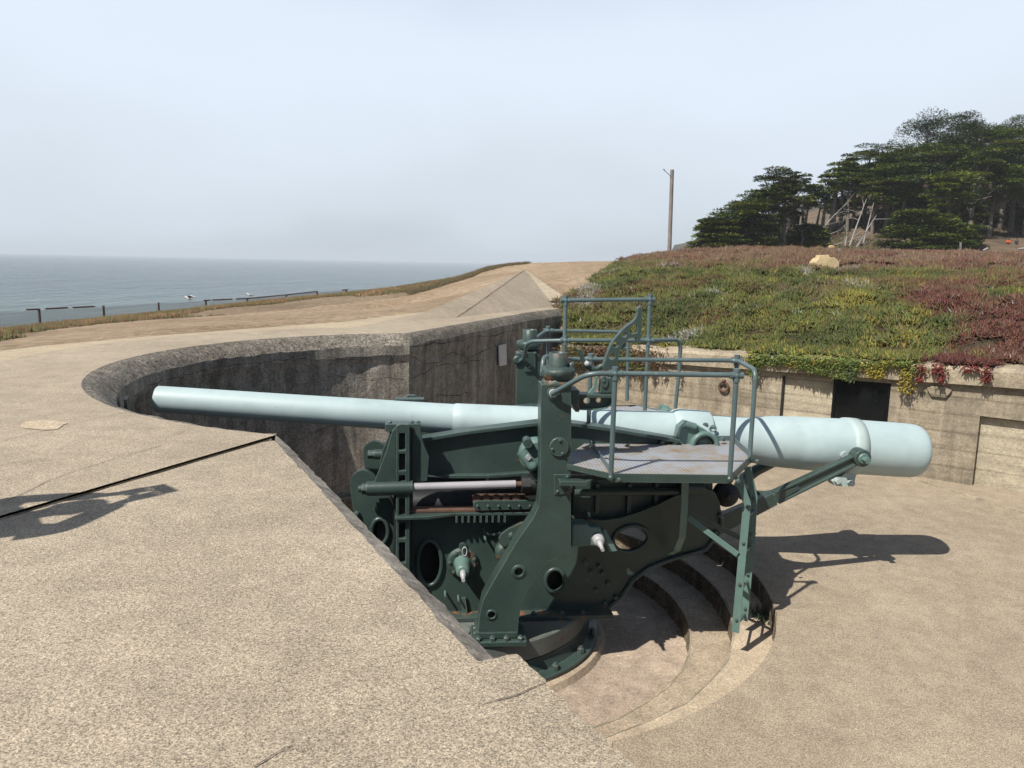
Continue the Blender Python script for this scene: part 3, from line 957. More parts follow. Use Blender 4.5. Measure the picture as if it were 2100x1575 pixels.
# cracks in the pit wall: narrow broken-out lines
def cyl_hit(px, py, R=3.105):
    r = ray(px, py); a = r[0] ** 2 + r[1] ** 2; b = -(r[:2] @ C0); c = C0 @ C0 - R * R
    t = (-b + math.sqrt(max(0, b * b - a * c))) / a
    return Vector(r * t)
def wall_crack(pts, fn_hit, seed, w=0.003):
    P = []
    for i in range(len(pts) - 1):
        (xa, ya), (xb, yb) = pts[i], pts[i + 1]
        n = max(2, int(abs(xb - xa) / 7))
        for k in range(n):
            f = k / n; P.append((xa + (xb - xa) * f, ya + (yb - ya) * f + 7 * (float(vnoise(len(P) * 0.7 + seed, 2)) - 0.5)))
    P.append(pts[-1])
    Q = [fn_hit(*q) for q in P]
    vs = []
    for i, q in enumerate(Q):
        ww = w * (0.3 + 1.3 * float(vnoise(i * 0.9 + seed, 6)))
        vs += [q + Z3 * ww, q - Z3 * ww]
    m_ = MB(); m_.add(vs, [(2 * i, 2 * i + 1, 2 * i + 3, 2 * i + 2) for i in range(len(Q) - 1)])
    return m_.build('crack', M['crack'], pitwall)
M['crack'] = simple('crack_dirt', (0.07, 0.06, 0.048), 0.95, 0.1)
for i, pl_ in enumerate([[(300, 792), (360, 772), (450, 752), (600, 737), (720, 735), (838, 741)], [(610, 905), (650, 884), (700, 868), (770, 842)], [(690, 772), (760, 778), (838, 776)], [(500, 800), (560, 812), (640, 806)]]):
    wall_crack(pl_, cyl_hit, 13 * i)
for i, pl_ in enumerate([[(842, 728), (868, 744), (900, 742), (915, 726), (935, 724), (958, 736), (1000, 716), (1018, 708)], [(842, 778), (870, 764), (888, 752), (930, 746), (985, 738)], [(846, 830), (900, 812), (960, 806)], [(846, 712), (920, 700), (1000, 688), (1060, 676)]]):
    wall_crack(pl_, lambda x, y: fwall(x, y, 0.012), 13 * i + 70, 0.0045)
# dark plate stands for the shade inside a square niche low in the wall
c_ = cyl_hit(259, 839, 3.10); tdir = Vector((-(c_.y - C0[1]), c_.x - C0[0], 0)).normalized(); ndir = Vector((C0[0] - c_.x, C0[1] - c_.y, 0)).normalized()
m_ = MB(); m_.box(c_ + ndir * 0.005, tdir * 0.10, Z3 * 0.10, ndir * 0.012); m_.build('niche_shade', M['iron_shade'], pitwall)

# ---- natural ground
def TP(px, py, Y): return tuple(aty(px, py, Y))
ctrl = [
 TP(0, 727, 7.9), TP(0, 704, 12), TP(0, 688, 20), TP(0, 680, 33), TP(0, 679, 38),
 TP(-300, 740, 8), TP(-300, 690, 30),
 TP(167, 700, 9.6), TP(167, 680, 15), TP(80, 672, 36.0), TP(212, 662, 39.5), TP(167, 676, 24),
 TP(333, 690, 10.2), TP(333, 668, 16), TP(325, 659, 26), TP(325, 647, 43.0),
 TP(500, 676, 11.8), TP(500, 655, 20), TP(422, 641, 47), TP(507, 635, 50.5),
 TP(700, 661, 13.6), TP(700, 645, 22), TP(587, 627, 56), TP(650, 618, 61), TP(710, 618, 65),
 TP(850, 643, 17.0), TP(850, 627, 28), TP(845, 608, 58),
 TP(900, 622, 22), TP(900, 590, 42), TP(960, 566, 44),
 TP(960, 596, 27), TP(1000, 551, 42), TP(1000, 578, 28), TP(1050, 543, 41), TP(1050, 562, 29),
 TP(1100, 540, 40), TP(1100, 556, 29), TP(1160, 560, 27), TP(1170, 585, 23), TP(1160, 606, 19.6), TP(1180, 539, 39),
 TP(1215, 580, 21.5), TP(1250, 537, 38), TP(1300, 535, 30), TP(1300, 560, 21.5), TP(1260, 548, 27),
 TP(1350, 526, 30), TP(1400, 521, 28.5), TP(1550, 519, 28), TP(1700, 521, 27.5), TP(1900, 525, 27), TP(2100, 530, 26), TP(2300, 536, 26),
 TP(1300, 600, 18.5), TP(1300, 640, 17.0), TP(1400, 570, 20), TP(1400, 620, 17.2), TP(1550, 560, 20.0), TP(1550, 620, 16.4), TP(1700, 560, 19.5), TP(1700, 620, 15.6),
 TP(1900, 560, 18.5), TP(1900, 630, 14.4), TP(2100, 570, 17.5), TP(2100, 640, 13.4), TP(2300, 580, 17), TP(2300, 650, 12.6),
 (1.0, 17.6, -1.12), (0.2, 20.5, -0.9), (0.4, 24.5, -0.5), (-1.6, 17.5, -1.12),
 (10, 45, 0.0), (20, 45, 0.0), (30, 40, 0.1), (3, 55, -1.5), (12, 75, -0.5), (30, 75, 0.5), (45, 60, 0.5), (45, 20, 0.4),
 (-8, 62, -4.5), (-14, 80, -9), (0, 80, -6), (-30, 45, -7.0), (-34, 30, -6.5), (-30, 65, -9.5), (-45, 45, -12), (-45, 20, -9), (-25, 10, -4.5), (-20, 20, -3.7), (-14, 5, -2.0), (-9, 0, -1.15), (-9, -8, -1.15), (-25, -8, -3.5), (-45, -8, -9), (-25, 85, -12), (-50, 85, -15.8), (-60, 30, -15), (-60, 0, -15), (-60, 60, -16.5),
]
for k in range(12):
    s = s_l + (s_r + 4 - s_l) * k / 11
    p = WP(s, ztop(s) + 0.02, -0.66); ctrl.append(tuple(p))
    p = WP(s, ztop(s) + 0.36, -1.5); ctrl.append(tuple(p))
ctrl = np.array(ctrl)
def rbf_fit(P, lam=1e-3):
    d = np.sqrt(((P[:, None, :2] - P[None, :, :2]) ** 2).sum(-1))
    n = len(P)
    A = np.zeros((n + 3, n + 3))
    A[:n, :n] = d + 0 * np.eye(n)
    A[:n, :n] -= lam * np.eye(n) * d.mean() * 0.2
    A[:n, n:] = np.c_[P[:, :2], np.ones(n)]; A[n:, :n] = A[:n, n:].T
    return np.linalg.solve(A, np.r_[P[:, 2], 0, 0, 0])
def rbf_eval(P, w, x, y):
    x = np.asarray(x, float); sh = x.shape; x = x.ravel(); y = np.asarray(y, float).ravel()
    o = np.zeros(len(x))
    for i in range(len(P)): o += w[i] * np.sqrt((x - P[i, 0]) ** 2 + (y - P[i, 1]) ** 2)
    n = len(P)
    return (o + w[n] * x + w[n + 1] * y + w[n + 2]).reshape(sh)
tw = rbf_fit(ctrl)
def terr(x, y):
    x = np.asarray(x, float); y = np.asarray(y, float)
    z = rbf_eval(ctrl, tw, x, y)
    return z + 0.05 * (fbm(x * 0.9, y * 0.9, 3) - 0.5) + 0.15 * (fbm(x * 0.22 + 9, y * 0.22, 2) - 0.5) * np.clip((np.hypot(x + 0.4, y - 7.6) - 10) / 8, 0, 1)
def hit(px, py, y0=8.0, y1=110.0, n=700):
    r = ray(px, py)
    Y = np.geomspace(y0, y1, n)
    P = r[None, :] * (Y / r[1])[:, None]
    h = P[:, 2] - terr(P[:, 0], P[:, 1])
    i = np.argmax(h < 0)
    return P[i] if (h < 0).any() else P[-1]
def axis(segs):
    o = []
    for a, b, s in segs: o += list(np.arange(a, b, s))
    return np.array(o + [segs[-1][1]])
gx = axis([(-60, -26, 1.0), (-26, -9, 0.5), (-9, 15, 0.25), (15, 45, 0.8)])
gy = axis([(-8, 8, 0.6), (8, 32, 0.25), (32, 50, 0.5), (50, 86, 0.9)])
GX, GY = np.meshgrid(gx, gy)
GZ = terr(GX, GY)
Eout = [(-7.0, -9), (-6.3, 0), (-5.3, 4.0), (-4.75, 7.2)] + [tuple(circ(4.2, a1 + (a0 - a1) * k / 8)[:2]) for k in range(9)] + [(-1.9, 13.4), (-1.4, 16.0), (0.45, 18.8), (1.35, 18.5), (0.9, 17.0)] + [tuple(WP(s, 0, -0.45)[:2]) for s in (s_l, 0, s_r, s_r + 8)] + [(20, -9)]
def inpoly(x, y, poly):
    x = np.asarray(x, float); y = np.asarray(y, float)
    c = np.zeros(x.shape, bool); n = len(poly)
    for i in range(n):
        xa, ya = poly[i]; xb, yb = poly[(i + 1) % n]
        if ya == yb: continue
        k = ((ya > y) != (yb > y)) & (x < (xb - xa) * (y - ya) / (yb - ya) + xa)
        c ^= k
    return c
ins = inpoly(GX, GY, Eout)
ny, nx = GX.shape
idx = np.arange(nx * ny).reshape(ny, nx)
F = np.stack([idx[:-1, :-1], idx[:-1, 1:], idx[1:, 1:], idx[1:, :-1]], -1).reshape(-1, 4)
kill = ins.ravel()[F].any(1)
F = F[~kill]
# ground under the plant mats is dark soil, elsewhere bare sand
berm_px = [(1133, 626), (1183, 607), (1233, 585), (1207, 580), (1262, 546), (1300, 534), (1352, 514)]
bermL = [tuple(hit(*p)[:2]) for p in berm_px]
berm_poly = bermL + [(9, 34), (30, 36), (30, 0)] + [tuple(WP(s, 0, -0.3)[:2]) for s in (s_r + 6, s_r, 3, 0, -3, s_l)]
strip_px_top = [(-60, 655), (60, 650), (200, 640), (330, 625), (500, 615), (650, 603), (760, 596), (850, 590)]
strip_px_bot = [(-60, 712), (0, 700), (60, 690), (110, 676), (200, 666), (330, 655), (450, 648), (560, 638), (660, 628), (760, 617), (850, 605)]
sb = [tuple(hit(*p)[:2]) for p in strip_px_bot]
st_ = [(sb[-1][0] + 2, sb[-1][1] + 12), (-8, 66), (-17, 66), (-24.5, 36), (-26, 28), (-22, 14)]
strip_poly = sb + st_
edge_px = [(842, 606), (900, 590), (940, 577), (985, 560), (1040, 546), (1085, 541.5)]
eb = [tuple(hit(*p)[:2]) for p in edge_px]
edge_poly = eb + [(eb[-1][0], eb[-1][1] + 6), (eb[2][0] - 2.0, eb[2][1] + 6), (eb[0][0] - 2, eb[0][1] + 8)]
soil = np.zeros(GX.shape)
soil[inpoly(GX, GY, berm_poly)] = 0.85
soil[inpoly(GX, GY, strip_poly)] = 0.35
cols = np.stack([soil.ravel()] * 3, -1)
V = np.stack([GX.ravel(), GY.ravel(), GZ.ravel()], -1)
ter = np_mesh('sand_ground', V, F, M['sand'], cols, smooth=True)
tag(ter, kind='structure')

# ---- sea
mb = MB(); mb.add([(-6400, -500, -16), (6400, -500, -16), (6400, 8400, -16), (-6400, 8400, -16)], [(0, 1, 2, 3)])
tag(mb.build('sea', M['sea']), kind='structure')

# ---- wooded hill to the right and far headland
hc = np.array([TP(1400, 526, 95), TP(1440, 524, 100), TP(1570, 522, 104), TP(1640, 519, 106), TP(1700, 508, 108), TP(1760, 470, 114), TP(1800, 455, 118), TP(1880, 402, 130), TP(1960, 420, 130), TP(1900, 514, 106), TP(1990, 508, 108), TP(2067, 503, 112), TP(2100, 497, 113), TP(2000, 470, 126), TP(2060, 470, 126), TP(2100, 455, 130), TP(2250, 490, 114), TP(2250, 430, 135), TP(2100, 380, 160), TP(2250, 360, 165), TP(1950, 380, 155), TP(1700, 470, 135), TP(1560, 500, 130),
 (22, 84, -0.6), (50, 84, -0.4), (75, 84, 0.4), (100, 90, 2.0), (20, 130, -12), (12, 100, -8), (25, 170, -14), (60, 200, 5), (100, 220, 22), (140, 200, 26), (140, 120, 10), (140, 90, 3)])
hw = rbf_fit(hc)
hx, hy = np.meshgrid(np.arange(10, 150, 2.0), np.arange(82, 222, 2.0))
def hill(x, y): return rbf_eval(hc, hw, x, y) + 0.9 * (fbm(np.asarray(x) * 0.13, np.asarray(y) * 0.13, 3) - 0.5)
hz = hill(hx, hy)
ny, nx = hx.shape; idx = np.arange(nx * ny).reshape(ny, nx)
F = np.stack([idx[:-1, :-1], idx[:-1, 1:], idx[1:, 1:], idx[1:, :-1]], -1).reshape(-1, 4)
tag(np_mesh('hillside', np.stack([hx.ravel(), hy.ravel(), hz.ravel()], -1), F, M['hill'], smooth=True), kind='structure')
# ground between bank and hill
gx2, gy2 = np.meshgrid(np.linspace(14, 150, 40), np.linspace(60, 90, 8))
gz2 = -0.6 + 0 * gx2
idx = np.arange(gx2.size).reshape(gx2.shape)
F = np.stack([idx[:-1, :-1], idx[:-1, 1:], idx[1:, 1:], idx[1:, :-1]], -1).reshape(-1, 4)
tag(np_mesh('field', np.stack([gx2.ravel(), gy2.ravel(), gz2.ravel()], -1), F, M['hill'], smooth=True), kind='structure')
prof = [(1396, 517), (1408, 503), (1420, 490), (1436, 478), (1480, 462), (1540, 446), (1600, 430), (1640, 416), (1690, 420), (1760, 428), (1850, 436), (1950, 420), (2100, 410), (2300, 400)]
vs, fs = [], []
for i, (x, y) in enumerate(prof):
    t = Vector(aty(x, y, 800.0 + 40 * math.sin(i)))
    for j, (dy, fz) in enumerate(((-160, None), (-90, 0.45), (-40, 0.8), (0, 1.0), (60, 0.7), (160, None))):
        z = -18.0 if fz is None else -18 + (t.z + 18) * fz
        vs.append((t.x * (1 + dy / 800.0 * 0.6) + 14 * math.sin(i * 2.1 + j), t.y + dy, z))
for i in range(len(prof) - 1):
    for j in range(5): fs.append((i * 6 + j, (i + 1) * 6 + j, (i + 1) * 6 + j + 1, i * 6 + j + 1))
mb = MB(); mb.add(vs, fs, True); tag(mb.build('headland', M['farhill']), kind='structure')

# ---- sea mist
mb = MB(); mb.box((0, 3950, 9), (6500, 0, 0), (0, 4600, 0), (0, 0, 29))
hz_ = mb.build('haze', None)
hm = bpy.data.materials.new('haze_air'); hm.use_nodes = True
hn = hm.node_tree.nodes; hn.clear()
ho = hn.new('ShaderNodeOutputMaterial'); hv = hn.new('ShaderNodeVolumePrincipled')
hv.inputs['Color'].default_value = (0.74, 0.79, 0.85, 1)
hv.inputs['Density'].default_value = 0.00025
hm.node_tree.links.new(hv.outputs[0], ho.inputs['Volume'])
hz_.data.materials.append(hm)
tag(hz_, kind='stuff')
#PART3
# ================================================================== THE GUN
gun = empty('disappearing_gun', L(0, 0, ZW), 'pale blue-grey gun barrel on a dark green carriage down in the concrete pit', 'gun')
GR = Vector(gun.location)
def hexmesh():
    m = MB()
    m.rev((0, 0, 0), (0, 0, 1), [(0, 1.0), (0.75, 1.0), (0.95, 0.8)], 6, True, True, False)
    m.rev((0, 0, 0.9), (0, 0, 1), [(0, 0.5), (0.35, 0.5)], 8, False, True, True)
    me = bpy.data.meshes.new('bolt')
    me.from_pydata(m.v, [], m.f); me.polygons.foreach_set('use_smooth', m.s); me.update()
    return me
BOLT_ME = hexmesh(); BOLT_ME.materials.append(M['green'])
def bolt(parent, p, d, r=0.018, h=None, name='bolt'):
    o = bpy.data.objects.new(name, BOLT_ME)
    COL.objects.link(o)
    o.parent = parent
    o.location = Vector(p) - GR
    q = Vector(d).to_track_quat('Z', 'Y')
    o.rotation_mode = 'QUATERNION'
    o.rotation_quaternion = q @ Quaternion((0, 0, 1), random.random() * 6)
    o.scale = (r, r, h or r * 0.9)
    return o
def ell(cx, cy, rx, ry, n=24, rot=0.0):
    c, s = math.cos(rot), math.sin(rot)
    return [(cx + rx * math.cos(a) * c - ry * math.sin(a) * s, cy + rx * math.cos(a) * s + ry * math.sin(a) * c) for a in np.linspace(0, 2 * math.pi, n + 1)[:-1]]
def smoothpx(pts, it=2):
    for _ in range(it):
        o = []
        n = len(pts)
        for i in range(n):
            a, b = pts[i], pts[(i + 1) % n]
            o += [(a[0] * .75 + b[0] * .25, a[1] * .75 + b[1] * .25), (a[0] * .25 + b[0] * .75, a[1] * .25 + b[1] * .75)]
        pts = o
    return pts
def uzl(pxs, v): return [UZ(x, y, v) for x, y in pxs]
def plate(mb, uz, v0, v1, holes=()):
    """flat plate in the plane of the gun; outline and holes as (u,z) loops, from v0 to v1"""
    loops = [list(uz)] + [list(h) for h in holes]
    flat = [p for lp in loops for p in lp]
    tri = tessellate_polygon([[Vector((a, b, 0)) for a, b in lp] for lp in loops])
    n = len(flat)
    vs = [L(a, v0, b) for a, b in flat] + [L(a, v1, b) for a, b in flat]
    fs = []
    for t in tri:
        a, b, c = [flat[i] for i in t]
        ar = (b[0] - a[0]) * (c[1] - a[1]) - (b[1] - a[1]) * (c[0] - a[0])
        t = tuple(t) if ar > 0 else (t[0], t[2], t[1])
        # front (v0 < v1) faces the camera side (-V)
        fr, bk = t, tuple(n + i for i in (t[0], t[2], t[1]))
        if v0 > v1: fr, bk = (t[0], t[2], t[1]), tuple(n + i for i in t)
        fs += [fr, bk]
    o = 0
    for li, lp in enumerate(loops):
        m = len(lp)
        ar = sum(lp[i][0] * lp[(i + 1) % m][1] - lp[(i + 1) % m][0] * lp[i][1] for i in range(m))
        flip = (ar > 0) ^ (li > 0) ^ (v0 > v1)
        for i in range(m):
            j = (i + 1) % m
            q = (o + i, o + j, n + o + j, n + o + i)
            fs.append(tuple(reversed(q)) if flip else q)
        o += m
    return mb.add(vs, fs)
def uzpath(pxs, v): return [G(x, y, v) for x, y in pxs]

# ---- barrel
um, zm = UZ(321, 818, 0); ub, zb_ = UZ(1882, 925, 0)
Pm, Pb = L(um, 0, zm), L(ub, 0, zb_)
gax = (Pb - Pm).normalized(); glen = (Pb - Pm).length
def gd(px):
    py = 818 + (px - 321) * (925 - 818) / (1882 - 321)
    u, z = UZ(px, py, 0)
    return (u - um) / (ub - um) * glen
prof = [(0.45, 0.076), (0.0, 0.076), (0.0, 0.118), (0.012, 0.128), (gd(333), 0.1295), (gd(420), 0.1315), (gd(600), 0.138), (gd(804), 0.1475), (gd(806), 0.1465), (gd(926), 0.1535), (gd(929), 0.1535), (gd(933), 0.163), (gd(950), 0.165), (gd(1100), 0.187), (gd(1254), 0.212), (gd(1257), 0.211), (gd(1370), 0.236), (gd(1400), 0.238),
        (gd(1455), 0.228), (gd(1510), 0.229), (gd(1535), 0.236), (gd(1560), 0.252), (gd(1585), 0.267), (gd(1620), 0.275), (gd(1630), 0.276), (gd(1632), 0.2785), (gd(1725), 0.290), (gd(1846), 0.289), (gd(1864), 0.287), (gd(1872), 0.281), (gd(1878), 0.268), (glen - 0.004, 0.252), (glen, 0.238), (glen + 0.002, 0.15)]
mb = MB(); mb.rev(Pm, gax, prof, 64)
barrel = mb.build('barrel', M['gun'], gun)
for p in barrel.data.polygons: p.use_smooth = True
md = barrel.modifiers.new('edges', 'EDGE_SPLIT'); md.split_angle = math.radians(34)
mb = MB(); mb.rev(Pm + gax * gd(1374), gax, [(0, 0.237), (0.015, 0.255), (0.05, 0.268), (0.09, 0.272), (gd(1448) - gd(1374) - 0.02, 0.272), (gd(1448) - gd(1374), 0.262), (gd(1450) - gd(1374), 0.23)], 56, False, False)
tb = mb.build('trunnion_band', M['gun'], barrel)
mb = MB(); w0, w1 = gd(1726), gd(1753)
mb.rev(Pm + gax * w0, gax, [(0, 0.288), (0.004, 0.304), (0.05, 0.306), ((w1 - w0) / 2, 0.3065), (w1 - w0 - 0.004, 0.304), (w1 - w0, 0.288)], 56, False, False)
sb_ = mb.build('breech_strap', M['band'], barrel); sb_["label"] = 'flat grey strap round the breech end of the barrel'
axw = gax.cross(V3).normalized()
def onaxis(px, r, up, v=0.0):
    return Pm + gax * gd(px) + axw * 0
bc = Pm + gax * (w0 + w1) / 2
mb = MB()
cl = [UZ(x, y, -0.12) for x, y in ((1738, 958), (1757, 952), (1752, 972), (1748, 992), (1737, 996), (1708, 994), (1702, 984), (1712, 976), (1722, 975))]
plate(mb, cl, -0.16, -0.02); cl_o = mb.build('clamp_ear', M['band'], sb_, 0.006)
for px, py in ((1716, 986), (1743, 989)):
    mb = MB(); q = G(px, py, -0.165); mb.cyl(q, q - V3 * 0.05, 0.035, 6); mb.build('nut', M['band'], sb_, 0.004)
    
mb = MB()
q = Pm + gax * gd(1722) + Vector((0, 0, 0)); q = G(1731, 934, -0.285); mb.cyl(q, q - V3 * 0.03, 0.045, 16); mb.build('boss', M['band'], sb_, 0.006)
# lifting eye on the band
q = G(1462, 879, -0.245)
mb = MB(); mb.tube([q + U3 * 0.032 * math.cos(a) + Z3 * 0.032 * math.sin(a) for a in np.linspace(0, 2 * math.pi, 15)[:-1]], 0.009, 6, True); mb.build('lifting_eye', M['green_pale'], barrel)

# ---- gun levers (I-section arms carrying the trunnions)
VL = -0.42
lev_top = [(862, 900), (960, 884), (1108, 866), (1175, 868), (1260, 880), (1390, 902)]
lev_bot = [(1392, 930), (1300, 935), (1180, 960), (1090, 972), (900, 978), (872, 972)]
trc = UZ(1441, 912, VL)
for side in (1, -1):
    lev = MB()
    o = uzl(lev_top + lev_bot, VL)
    plate(lev, o, side * VL, side * (VL + 0.035))
    lv = lev.build('gun_lever', M['green'], gun, 0.004)
    fl = MB()
    def strip(pxs, w, t):
        P = uzl(pxs, VL)
        for (a, b), (c, d) in zip(P[:-1], P[1:]):
            A, B = L(a, side * (VL + 0.01), b), L(c, side * (VL + 0.01), d)
            dd = (B - A).normalized()
            fl.box((A + B) / 2, (B - A) / 2 + dd * 0.003, V3 * w / 2, dd.cross(V3) * t / 2)
    strip(lev_top, 0.17, 0.035)
    fl.build('upper_flange', M['green'], lv, 0.006)
    fl = MB(); strip([(906, 974), (1000, 974), (1088, 968)], 0.15, 0.035); fl.build('lower_flange', M['green'], lv, 0.006)
    # trunnion bearing
    br = MB()
    cc = L(trc[0], side * (VL - 0.045), trc[1])
    outp = [(1395, 935), (1393, 905), (1398, 880), (1412, 868), (1425, 872), (1445, 880), (1462, 892), (1474, 910), (1478, 930), (1470, 945)]
    plate(br, uzl(outp, VL - 0.045), side * (VL - 0.02), side * (VL + 0.16))
    bo = br.build('trunnion_bearing', M['green_pale'], lv, 0.008)
    rg = MB(); c2 = L(trc[0], side * (VL - 0.021), trc[1])
    rg.rev(c2, -side * V3, [(0, 0.145), (0.06, 0.145), (0.065, 0.13), (0.065, 0.105), (0.02, 0.10)], 28, False, False)
    rg.build('bearing_ring', M['green_pale'], bo, 0.0)
    tr_ = MB(); tr_.rev(L(trc[0], side * -0.2, trc[1]), -side * V3, [(0, 0.10), (0.255, 0.10), (0.26, 0.06), (0.20, 0.055), (0.20, 0.01)], 24)
    tr_.build('trunnion', M['green_rust'], barrel)
    cp = MB(); a = G(1412, 872, VL); b = G(1400, 880, VL)
    a = L((np.array(a[:2]) - C0) @ UD, side * (VL - 0.03), a[2])
    cp.cyl(a - U3 * 0.05 + Z3 * 0.02, a + U3 * 0.06 - Z3 * 0.01, 0.035, 12); cp.build('cap_pin', M['green_pale'], bo)
    if side == 1:
        for px, py in ((1357, 907), (1383, 907), (1446, 874), (1480, 903)):
            q = G(px, py, VL - 0.03); bolt(bo, q, -V3 if py > 900 and px < 1400 else (Z3 + U3 * 0.5), 0.028, 0.03)

# ---- elevating arm with its fork round the breech
pin = UZ(1763, 937, -0.40); lo = UZ(1487, 1068, -0.40)
def armz(u): return pin[1] + (lo[1] - pin[1]) * (u - pin[0]) / (lo[0] - pin[0])
adir = (L(lo[0], 0, lo[1]) - L(pin[0], 0, pin[1])).normalized()
aup = V3.cross(adir).normalized()
if aup.z < 0: aup = -aup
arm = MB()
A, B = L(pin[0], -0.40, pin[1]), L(lo[0] - 0.2, -0.40, armz(lo[0] - 0.2))
def taper(mb, A, B, h0, h1, w0, w1, dv=0.0):
    A = A + V3 * dv; B = B + V3 * dv
    d = (B - A).normalized()
    vs = []
    for P, h, w in ((A, h0, w0), (B, h1, w1)):
        vs += [P + aup * h - V3 * w, P - aup * h - V3 * w, P - aup * h + V3 * w, P + aup * h + V3 * w]
    mb.add(vs, [(0, 4, 5, 1), (1, 5, 6, 2), (2, 6, 7, 3), (3, 7, 4, 0), (0, 1, 2, 3), (7, 6, 5, 4)])
Mid = L(pin[0], -0.40, pin[1]) + adir * 0.95
taper(arm, A + adir * 0.07, Mid, 0.043, 0.055, 0.016, 0.018)
taper(arm, A + adir * 0.07 + aup * 0.045, Mid + aup * 0.057, 0.012, 0.013, 0.04, 0.045)
taper(arm, A + adir * 0.07 - aup * 0.045, Mid - aup * 0.057, 0.012, 0.013, 0.04, 0.045)
taper(arm, Mid - adir * 0.25, Mid + adir * 0.15, 0.02, 0.066, 0.03, 0.05)
taper(arm, Mid + adir * 0.02, B, 0.068, 0.098, 0.045, 0.05)
ar = arm.build('elevating_arm', M['green'], gun, 0.005)
hd = MB(); hd.rev(L(pin[0], -0.335, pin[1]), -V3, [(0, 0.088), (0.13, 0.088), (0.135, 0.07), (0.135, 0.0)], 26); hd.build('arm_eye', M['green'], ar, 0.004)
hd = MB(); hd.rev(L(pin[0], -0.25, pin[1]), -V3, [(0, 0.055), (0.235, 0.055), (0.24, 0.046)], 20); hd.rev(L(pin[0], -0.49, pin[1]), -V3, [(0, 0.034), (0.07, 0.034)], 6, smooth=False); hd.build('arm_pin', M['green_pale'], ar)
fk = MB()
fp = []
for (u, v) in ((pin[0], 0.40), (3.5, 0.41), (3.22, 0.40), (3.06, 0.33), (2.96, 0.18), (2.93, 0.0), (2.97, -0.18), (3.05, -0.30), (3.2, -0.38)):
    fp.append(L(u, v, armz(u) - 0.005))
fk.tube(fp, [0.05, 0.055, 0.062, 0.07, 0.075, 0.075, 0.07, 0.06, 0.045], 10)
fk.build('arm_fork', M['green'], ar)
hd = MB(); hd.rev(L(pin[0], 0.335, pin[1]), V3, [(0, 0.088), (0.13, 0.088)], 20); hd.build('arm_eye', M['green'], ar)

# ---- chassis cheeks
VC = -0.62
ck_out = smoothpx([(716, 988), (726, 970), (748, 962), (772, 978), (790, 1008), (812, 1046), (900, 1050), (1000, 1050), (1108, 1050), (1180, 1062), (1250, 1070), (1330, 1045), (1400, 1010), (1462, 1000), (1480, 1040), (1478, 1085), (1446, 1126), (1380, 1142), (1330, 1162), (1295, 1188), (1272, 1222), (1245, 1246), (1100, 1252), (980, 1254), (860, 1254), (800, 1215), (752, 1140), (728, 1070)], 1)
holes_px = [ell(779, 1089, 17, 26), ell(881, 1153, 25, 46), ell(1293, 1104, 37, 26, rot=-0.25), ell(1138, 1190, 20, 24)]
ckuz = uzl(ck_out, VC); hluz = [uzl(h, VC) for h in holes_px]
for side in (1, -1):
    m = MB(); plate(m, ckuz, side * VC, side * (VC + 0.06), hluz)
    ck = m.build('chassis_cheek', M['green'], gun, 0.0)
    for h in hluz:
        m = MB(); P = [L(a, side * (VC - 0.012), b) for a, b in h]
        m.tube(P, 0.021, 8, True); m.build('hole_rim', M['green'], ck)
    m = MB()   # rib along the lower edge
    P = [L(a, side * (VC - 0.02), b) for a, b in uzl([(1478, 1060), (1478, 1085), (1446, 1126), (1380, 1144), (1330, 1163), (1297, 1188), (1274, 1222), (1248, 1244)], VC)]
    m.tube(P, 0.022, 8); m.build('edge_rib', M['green'], ck)
    m = MB()   # foot flange on the racer
    a, b = UZ(872, 1251, VC), UZ(1252, 1250, VC)
    m.box(L((a[0] + b[0]) / 2, side * (VC - 0.03), -3.375), U3 * (b[0] - a[0]) / 2, V3 * 0.11, Z3 * 0.022)
    ff = m.build('foot_flange', M['green_rust'], ck, 0.006)
    if side == 1:
        for px, py in ((732, 1052), (771, 1043), (732, 1070), (1200, 1153), (1212, 1172), (1228, 1160), (1246, 1196), (1222, 1210), (1240, 1236), (1262, 1224), (1235, 1174), (1476, 1056), (1468, 1090)):
            bolt(ck, G(px, py, VC - 0.005), -V3, 0.024, 0.03)
        for u in (0.45, 0.62, 0.9, 1.1):
            bolt(ff, L(u, VC - 0.10, -3.355), Z3, 0.026, 0.03)
        for px in (955, 1000):
            m = MB(); m.bar(L(UZ(px, 1215, VC)[0], VC - 0.03, -3.355), L(UZ(px, 1215, VC)[0] - 0.02, VC - 0.02, -3.2), 0.03, 0.05)
            m.build('web', M['green'], ck)

# ---- dark works between the cheeks
m = MB(); m.box(L(-0.25, 0, -2.95), U3 * 0.42, V3 * 0.40, Z3 * 0.40); m.build('counterweight', M['iron_shade'], gun, 0.02)
m = MB(); m.box(L(0.95, 0.0, -2.34), U3 * 0.75, V3 * 0.36, Z3 * 0.16); m.build('top_carriage', M['iron_shade'], gun, 0.02)
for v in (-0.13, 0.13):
    m = MB(); m.cyl(L(-0.9, v, -2.42), L(0.3, v, -2.40), 0.12, 20); m.build('recoil_cylinder', M['iron_shade'], gun)
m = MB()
m.box(L(2.05, 0.0, -2.55), U3 * 0.16, V3 * 0.42, Z3 * 0.30); m.build('rear_transom', M['iron_shade'], gun, 0.02)
m = MB(); m.box(L(-0.82, 0.0, -2.75), U3 * 0.06, V3 * 0.56, Z3 * 0.45); m.build('front_transom', M['iron_shade'], gun, 0.02)
m = MB(); m.cyl(L(0.70, -0.60, -2.02), L(0.70, 0.60, -2.02), 0.10, 20); m.build('axle', M['iron_shade'], gun)
m = MB(); plate(m, uzl([(1175, 985), (1462, 985), (1462, 1030), (1400, 1035), (1330, 1060), (1250, 1082), (1175, 1075)], -0.50), -0.50, -0.46); sp_ = m.build('gap_backing', M['green'], gun, 0.006)  # plate added as backing so the gap under the platform goes black
